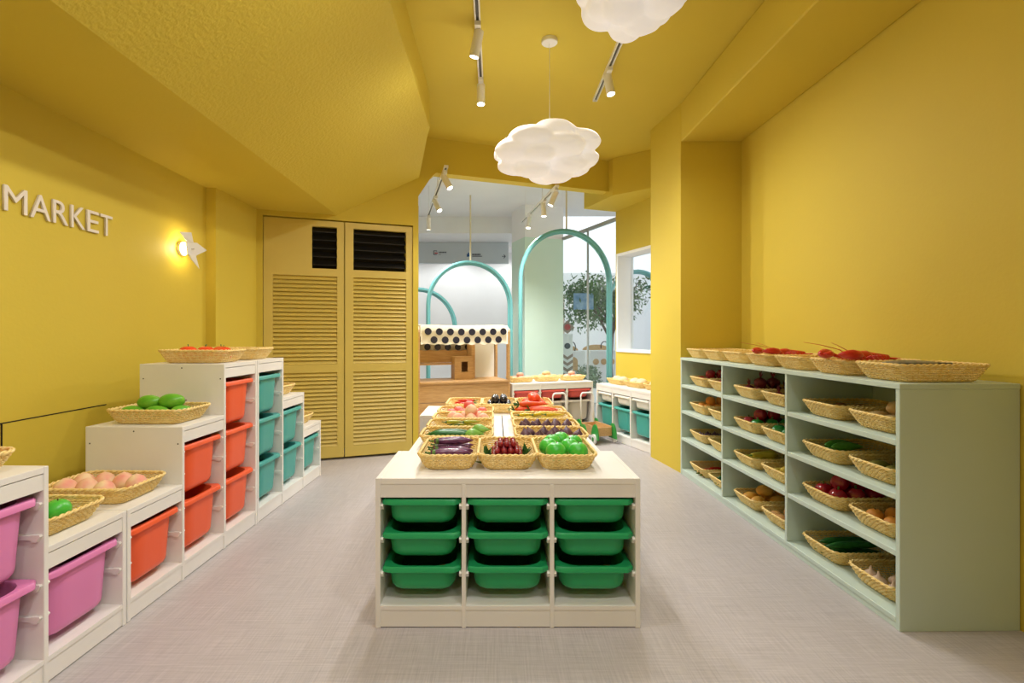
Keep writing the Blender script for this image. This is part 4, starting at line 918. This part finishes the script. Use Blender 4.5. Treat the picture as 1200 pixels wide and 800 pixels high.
# ------------------------------------------------------------------ play stall
ST = thing('market_stall', 'wooden play market stall with polka-dot fabric canopy', 'play stall', bp_(1.372, 0.42)[0:2]+(0,), math.atan2(EY, EX))
SW, SDp = 1.0, 0.46
def plate(pts, y0, t, axis='y'):
    bm = nb()
    if axis == 'y': extrude_poly(bm, [Vector((x, y0, z)) for x, z in pts], Vector((0, t, 0)))
    else: extrude_poly(bm, [Vector((y0, x, z)) for x, z in pts], Vector((t, 0, 0)))
    return bm
def rounded_top(w, h, r, n=6):
    pts = [(0, 0), (w, 0)]
    for k in range(n+1): a = PI/2*k/n; pts.append((w-r+r*math.cos(a), h-r+r*math.sin(a)))
    for k in range(n+1): a = PI/2+PI/2*k/n; pts.append((r+r*math.cos(a), h-r+r*math.sin(a)))
    return pts
for x in (0.0, SW-0.025):      # side frames: two posts joined by a rounded top
    bm = nb(); box(bm, x, x+0.025, 0, 0.06, 0, 1.12, 0.004); box(bm, x, x+0.025, SDp-0.06, SDp, 0, 1.12, 0.004); box(bm, x, x+0.025, 0.06, SDp-0.06, 0.0, 0.58)
    extrude_poly(bm, [Vector((x, yy, zz)) for yy, zz in [(0, 1.12), (SDp, 1.12)]+[(SDp/2+SDp/2*math.cos(a), 1.12+0.075*math.sin(a)) for a in [PI*k/10 for k in range(1, 10)]]], Vector((0.025, 0, 0)))
    obj('side_frame', bm, M_wood, ST)
obj('counter_top', box_m(0.025, SW-0.025, -0.01, SDp-0.02, 0.585, 0.61, 0.004), M_wood, ST)
obj('front_board', box_m(0.025, SW-0.025, 0.01, 0.028, 0.40, 0.585), M_wood, ST); obj('front_board', box_m(0.025, SW-0.025, 0.01, 0.028, 0.08, 0.395), M_wood, ST)
obj('back_board', box_m(0.025, 0.70, SDp+0.004, SDp+0.022, 0.78, 1.02), M_wood, ST); obj('shelf_board', box_m(0.025, 0.44, SDp-0.2, SDp-0.02, 0.765, 0.78), M_wood, ST)
obj('post', box_m(0.645, 0.685, SDp-0.20, SDp-0.02, 0.61, 1.06), M_wood, ST)
bx = obj('till_box', (lambda b: (box(b, 0.44, 0.645, 0.20, 0.215, 0.61, 0.69), box(b, 0.44, 0.515, 0.20, 0.215, 0.69, 0.80), box(b, 0.585, 0.645, 0.20, 0.215, 0.69, 0.80), box(b, 0.44, 0.645, 0.20, 0.215, 0.80, 0.84), box(b, 0.44, 0.455, 0.215, 0.36, 0.61, 0.84), box(b, 0.63, 0.645, 0.215, 0.36, 0.61, 0.84), box(b, 0.44, 0.645, 0.20, 0.36, 0.84, 0.855), box(b, 0.455, 0.63, 0.35, 0.36, 0.61, 0.84), b)[-1])(nb()), M_wood, ST)
obj('white_panel', box_m(0.69, 0.955, SDp-0.06, SDp-0.04, 0.61, 1.08), M_hall, ST)
for z in (0.18, 0.36): obj('shelf_board', box_m(0.025, SW-0.025, 0.05, SDp, z, z+0.015), M_wood, ST)
M_cloth = mat('cream_cotton', (238, 230, 208), 0.8); M_dot = mat('navy_dot', (38, 36, 52), 0.8)
def canopy_z(x, y):     # front drop and back drop share one sagging sheet
    return 1.185-0.008*math.sin(PI*x/SW)
bm = nb(); gx = 40
prof = [(-0.004, 0.0), (-0.006, 0.05), (-0.008, 0.10), (-0.010, 0.14)]
rows = []
for j, (yy, dz) in enumerate([(SDp, 0.27), (SDp, 0.13), (SDp-0.004, 0.0), (SDp*0.75, -0.012), (SDp*0.5, -0.015), (SDp*0.25, -0.012), (0.0, 0.0), (-0.006, 0.07), (-0.008, 0.14), (-0.010, 0.195)]):
    row = []
    for i in range(gx+1):
        x = 0.03+(SW-0.06)*i/gx; wav = 0.012*abs(math.sin(PI*7*i/gx)) if j in (0, 9) else 0
        row.append(bm.verts.new((x, yy, canopy_z(x, yy)-dz+wav)))
    rows.append(row)
for a, b2 in zip(rows, rows[1:]):
    for i in range(gx): bm.faces.new((a[i], a[i+1], b2[i+1], b2[i]))
bmesh.ops.solidify(bm, geom=list(bm.faces), thickness=0.003)
cn = obj('canopy', mesh_from(bm, 'canopy', True), M_cloth, ST)
bm = nb(); cyl(bm, (0, 0, 0), 0.036, 0.0012, 'y', 20); dotm = mesh_from(bm, 'dot'); dotm.materials.append(M_dot)
for r_ in range(2):
    for k in range(8):
        x = 0.105+0.116*k-(0.055 if r_ else 0); z = canopy_z(x, 0)-0.058-0.084*r_
        if x < 0.06 or x > SW-0.065: continue
        obj('dot', dotm, None, cn, (x, -0.0145, z))
        obj('dot', dotm, None, cn, (x+0.03 if x < 0.9 else x, SDp-0.0075, z-0.085))

# ------------------------------------------------------------------ low units in the hall with carts
hD, cD = make_frame('low white unit with red and beige bins beside the stall', bp_(2.40, 0.43)[0:2]+(0,), math.atan2(EY, EX), [0.56]*3, [[0.452, 0.326]]*3)
for c in range(3):
    w_ = ('next to the stall', 'in the middle column', 'next to the glass')[c]; add_bin(hD, cD, c, 0.479, 'red', False, 'shallow coral red bin in the low hall unit, '+w_, 'coral red bins'); add_bin(hD, cD, c, 0.353, 'beige', True, 'deep beige bin below a coral red one, '+w_, 'beige bins')
E0 = (1.109, 5.462); rzE = math.atan2(-0.943, 0.331)
hE, cE = make_frame('low white unit with teal and white bins under the side window', (E0[0], E0[1], 0), rzE, [0.56]*3, [[0.452, 0.326]]*3, Wd=0.95, D=0.40)
for c in range(3):
    w_ = ('furthest from the pillar', 'in the middle column', 'closest to the pillar')[c]; add_bin(hE, cE, c, 0.479, 'white', False, 'shallow white bin above a teal one under the window, '+w_, 'white bins'); add_bin(hE, cE, c, 0.353, 'teal', True, 'deep teal bin below a white one under the window, '+w_, 'teal bins under the window')
for k in range(3):
    p = step_pt(hD, 0.17+0.325*k, 0.20); b = Basket('small', p.x, p.y, 0.56, hD.rotation_euler.z, 'wicker basket of %s on the low hall unit' % ('pink rolls beside the stall', 'pale yellow rolls', 'pink rolls beside the cream buns')[k], 0.84)
    scatter('pink_roll' if k != 1 else 'bread_roll', b, ((-0.09, -0.04, 0, 0.2), (0.0, -0.045, 0, 0.4), (0.09, -0.04, 0, 0.1), (-0.05, 0.04, 0, 0.3), (0.06, 0.04, 0, 0.2), (0.0, 0.0, 0.045, 0.2)), ('pink roll in the basket beside the stall', 'pale yellow roll in the middle hall basket', 'pink roll in the basket nearest the cream buns')[k], ('pink rolls by the stall', 'yellow rolls', 'pink rolls by the buns')[k], 'bread roll', 1.0, 60+k, lift=0.012)
for k in range(3):
    p = step_pt(hE, 0.17+0.325*k, 0.20); b = Basket('small', p.x, p.y, 0.56, hE.rotation_euler.z, 'wicker basket of cream buns, %s under the side window' % ('furthest from the pillar', 'the middle one', 'closest to the pillar')[k], 0.84)
    scatter('bun', b, ((-0.075, 0.0), (0.055, 0.0)), 'round cream bun in a basket under the side window', 'cream buns', 'bun', 0.95, 70+k, lift=0.02)
M_green = mat('cart_green', (48, 150, 66), 0.4)
def make_cart(x, y, rz, label):
    o = thing('push_cart', label, 'push cart', (x, y, 0), rz); o.scale = (0.85, 0.68, 1)
    obj('tray', box_m(-0.20, 0.20, -0.13, 0.13, 0.075, 0.09), M_wood, o)
    for s_ in (-1, 1):
        obj('side_board', box_m(-0.19, 0.19, s_*0.13-0.008, s_*0.13+0.008, 0.075, 0.17), M_wood, o)
        for sx in (-1, 1):
            bm = nb(); extrude_poly(bm, [Vector((sx*0.20, s_*0.14, 0.05))+Vector((0.085*math.cos(a), 0, 0.15*abs(math.sin(a)))) for a in [PI*k/14 for k in range(15)]], Vector((0, s_*0.016, 0))); obj('fender', bm, M_green, o)
            bm = nb(); tube(bm, [(sx*0.20, s_*0.158, 0.052), (sx*0.20, s_*0.185, 0.052)], 0.05, 20); w_ = obj('wheel', bm, M_metal, o)
            bm = nb(); tube(bm, [(sx*0.20, s_*0.184, 0.052), (sx*0.20, s_*0.188, 0.052)], 0.022, 14); obj('hub', bm, M_green, w_)
    for sx in (-1, 1): obj('end_board', box_m(sx*0.19-0.008, sx*0.19+0.008, -0.122, 0.122, 0.09, 0.16), M_wood, o)
    bm = nb(); path = [(-0.20, -0.11, 0.12), (-0.21, -0.11, 0.42)]
    for k in range(1, 6): a = PI/2*k/6; path.append((-0.215, -0.11+0.04*(1-math.cos(a)), 0.42+0.05*math.sin(a)))
    path += [(-0.215, -0.07, 0.47), (-0.215, 0.07, 0.47)]
    for k in range(1, 6): a = PI/2*k/6; path.append((-0.215, 0.07+0.04*math.sin(a), 0.47-0.05*(1-math.cos(a))))
    path += [(-0.21, 0.11, 0.42), (-0.20, 0.11, 0.12)]
    tube(bm, path, 0.011, 8); obj('handle', mesh_from(bm, 'handle', True), M_metal, o)
    return o
make_cart(0.735, 5.10, math.radians(-72), 'green and wood push cart closer to the stall'); make_cart(1.04, 5.16, math.radians(-72), 'green and wood push cart closer to the teal bins')

# ------------------------------------------------------------------ beyond the glass: tree, play kitchen, posters
TR = thing('indoor_tree', 'leafy ficus tree standing behind the glass partition', 'tree', (1.95, 8.5, 0))
bm = nb(); tube(bm, [(0.03, 0, 0), (0.0, 0, 0.6), (0.03, 0, 1.1), (0.0, 0, 1.6)], [0.06, 0.05, 0.045, 0.03], 10); obj('trunk', mesh_from(bm, 'trunk', True), mat('bark', (92, 74, 58), 0.8, (112, 92, 74), 20, 0.3, 40), TR)
rnd = random.Random(12); bm = nb()
for k in range(9):
    a = rnd.uniform(0, 2*PI); r_ = rnd.uniform(0.3, 0.7); tube(bm, [(0.01, 0, rnd.uniform(0.95, 1.4)), (0.5*r_*math.cos(a), 0.5*r_*math.sin(a), rnd.uniform(1.4, 1.6)), (r_*math.cos(a), r_*math.sin(a), rnd.uniform(1.5, 2.0))], [0.025, 0.016, 0.006], 6)
obj('branch', mesh_from(bm, 'branch', True), MATS['bark'], TR)
bm = nb()
cl = []
for k in range(46):
    d = Vector((rnd.gauss(0, 1), rnd.gauss(0, 1), rnd.gauss(0, 1))).normalized()*rnd.uniform(0.3, 1)
    cl.append(Vector((d.x*0.82-0.1, d.y*0.7, 1.66+d.z*0.5)))
for c in cl:
    for k in range(70):
        p = c+Vector((rnd.gauss(0, 0.12), rnd.gauss(0, 0.12), rnd.gauss(0, 0.10)))
        d = Vector((rnd.gauss(0, 0.6), rnd.gauss(0, 0.6), -0.6+rnd.gauss(0, 0.4))).normalized(); s_ = d.cross(Vector((rnd.gauss(0, 1), rnd.gauss(0, 1), rnd.gauss(0, 1)))).normalized()
        l_ = rnd.uniform(0.06, 0.10); w_ = l_*0.22; n_ = d.cross(s_)*l_*0.08
        v = [bm.verts.new(q) for q in (p, p+d*l_*0.5+s_*w_+n_, p+d*l_, p+d*l_*0.5-s_*w_+n_)]
        bm.faces.new((v[0], v[1], v[2])); bm.faces.new((v[0], v[2], v[3]))
me = bpy.data.meshes.new('foliage'); bm.to_mesh(me); bm.free()
fl = obj('foliage', me, mat('ficus_leaf', (52, 92, 44), 0.35, (98, 138, 72), 5, coat=0.2), TR); fl['kind'] = 'stuff'
bs = thing('low_bush', 'grey-green low bush at the foot of the tree', 'bush', (1.48, 7.95, 0))
bm = nb()
for k in range(900):
    d = Vector((rnd.gauss(0, 1), rnd.gauss(0, 1), rnd.gauss(0, 1))).normalized()*rnd.uniform(0.6, 1); p = Vector((d.x*0.22, d.y*0.2, 0.40+d.z*0.22))
    t_ = Vector((rnd.gauss(0, 1), rnd.gauss(0, 1), rnd.gauss(0, 1))).normalized(); s_ = t_.cross(d).normalized()
    v = [bm.verts.new(q) for q in (p, p+t_*0.03+s_*0.012, p+t_*0.06, p+t_*0.03-s_*0.012)]; bm.faces.new(v)
me = bpy.data.meshes.new('foliage'); bm.to_mesh(me); bm.free()
fl = obj('foliage', me, mat('bush_leaf', (98, 120, 92), 0.5, (132, 150, 118), 8), bs); fl['kind'] = 'stuff'
bm = nb(); lathe(bm, [(0.10, 0), (0.13, 0.01), (0.15, 0.24), (0.14, 0.25), (0.13, 0.24), (0.001, 0.23)], 20); obj('pot', bm, M_hall, bs)
def make_kitchen(x, y, label, knobs):
    o = thing('play_kitchen', label, 'play kitchen', (x, y, 0), 0.2)
    obj('cabinet', box_m(-0.27, 0.27, 0, 0.35, 0, 0.80, 0.006), M_hall, o)
    obj('back_panel', plate([(-0.27, 0.80), (0.27, 0.80)]+[(0.27*math.cos(a), 0.80+0.10*math.sin(a)) for a in [PI*k/12 for k in range(1, 12)]], 0.33, 0.02), M_wood, o)
    if knobs:
        for k in range(3):
            bm = nb(); cyl(bm, (-0.15+0.15*k, -0.012, 0.60), 0.055, 0.012, 'y', 18); obj('burner_disc', bm, M_wood, o)
    else:
        obj('oven_door', plate(rounded_top(0.26, 0.24, 0.08), -0.012, 0.012).copy() if False else (lambda b: (extrude_poly(b, [Vector((x_-0.13, -0.012, z_+0.46)) for x_, z_ in rounded_top(0.26, 0.24, 0.08)], Vector((0, 0.012, 0))), b)[1])(nb()), M_wood, o)
    bm = nb(); path = [(0.06+0.07*math.cos(a), 0.1, 0.87+0.09*math.sin(a)) for a in [PI*1.25*k/12-0.4 for k in range(13)]]; tube(bm, [(0.12, 0.1, 0.8)]+path, 0.009, 6); obj('tap', mesh_from(bm, 'tap', True), M_black, o)
make_kitchen(1.30, 8.6, 'white play kitchen with a wooden oven door', False); make_kitchen(1.95, 8.95, 'white play kitchen with three wooden discs', True)
tm = thing('totem_post', 'patterned square totem post with chevrons by the mint pillar', 'post', (1.19, 8.2, 0))
M_tau = mat('taupe_print', (150, 128, 116), 0.6)
pp = obj('post', box_m(-0.09, 0.09, 0, 0.10, 0, 1.10, 0.003), M_hall, tm)
for k in range(4):
    bm = nb(); z = 0.42+0.10*k
    extrude_poly(bm, [Vector(q) for q in ((-0.09, -0.004, z+0.06), (-0.09, -0.004, z+0.01), (0, -0.004, z-0.05), (0.09, -0.004, z+0.01), (0.09, -0.004, z+0.06), (0, -0.004, z))], Vector((0, 0.004, 0))); obj('chevron', bm, M_tau, tm)
bm = nb(); cyl(bm, (0, -0.006, 0.90), 0.05, 0.006, 'y', 18); obj('dark_disc', bm, M_ink, tm)
bm = nb(); extrude_poly(bm, [Vector(q) for q in ((0, -0.004, 1.10), (0.12, -0.004, 1.20), (0.0, -0.004, 1.32), (-0.12, -0.004, 1.20))], Vector((0, 0.02, 0))); d_ = obj('diamond', bm, M_tau, tm)
bm = nb(); cyl(bm, (0, -0.010, 1.21), 0.05, 0.006, 'y', 18); obj('red_disc', bm, M_inkr, tm)
ps = obj('blue_poster', box_m(-0.16, 0.16, 0, 0.01, -0.13, 0.13), mat('blue_print', (96, 140, 188), 0.4, (150, 180, 210), 10), None, (1.42, 8.0, 1.62)); tag(ps, 'small blue poster hanging among the tree leaves', 'poster')
bm = nb(); box(bm, 0.9, 5.5, 10.9, 11.0, 2.05, 2.16); struct('trim_4', bm, M_hall)
struct('wall_atrium', box_m(1.0, 1.45, 10.4, 10.6, 0, 1.9), mat('tan_wall', (206, 186, 168), 0.7))
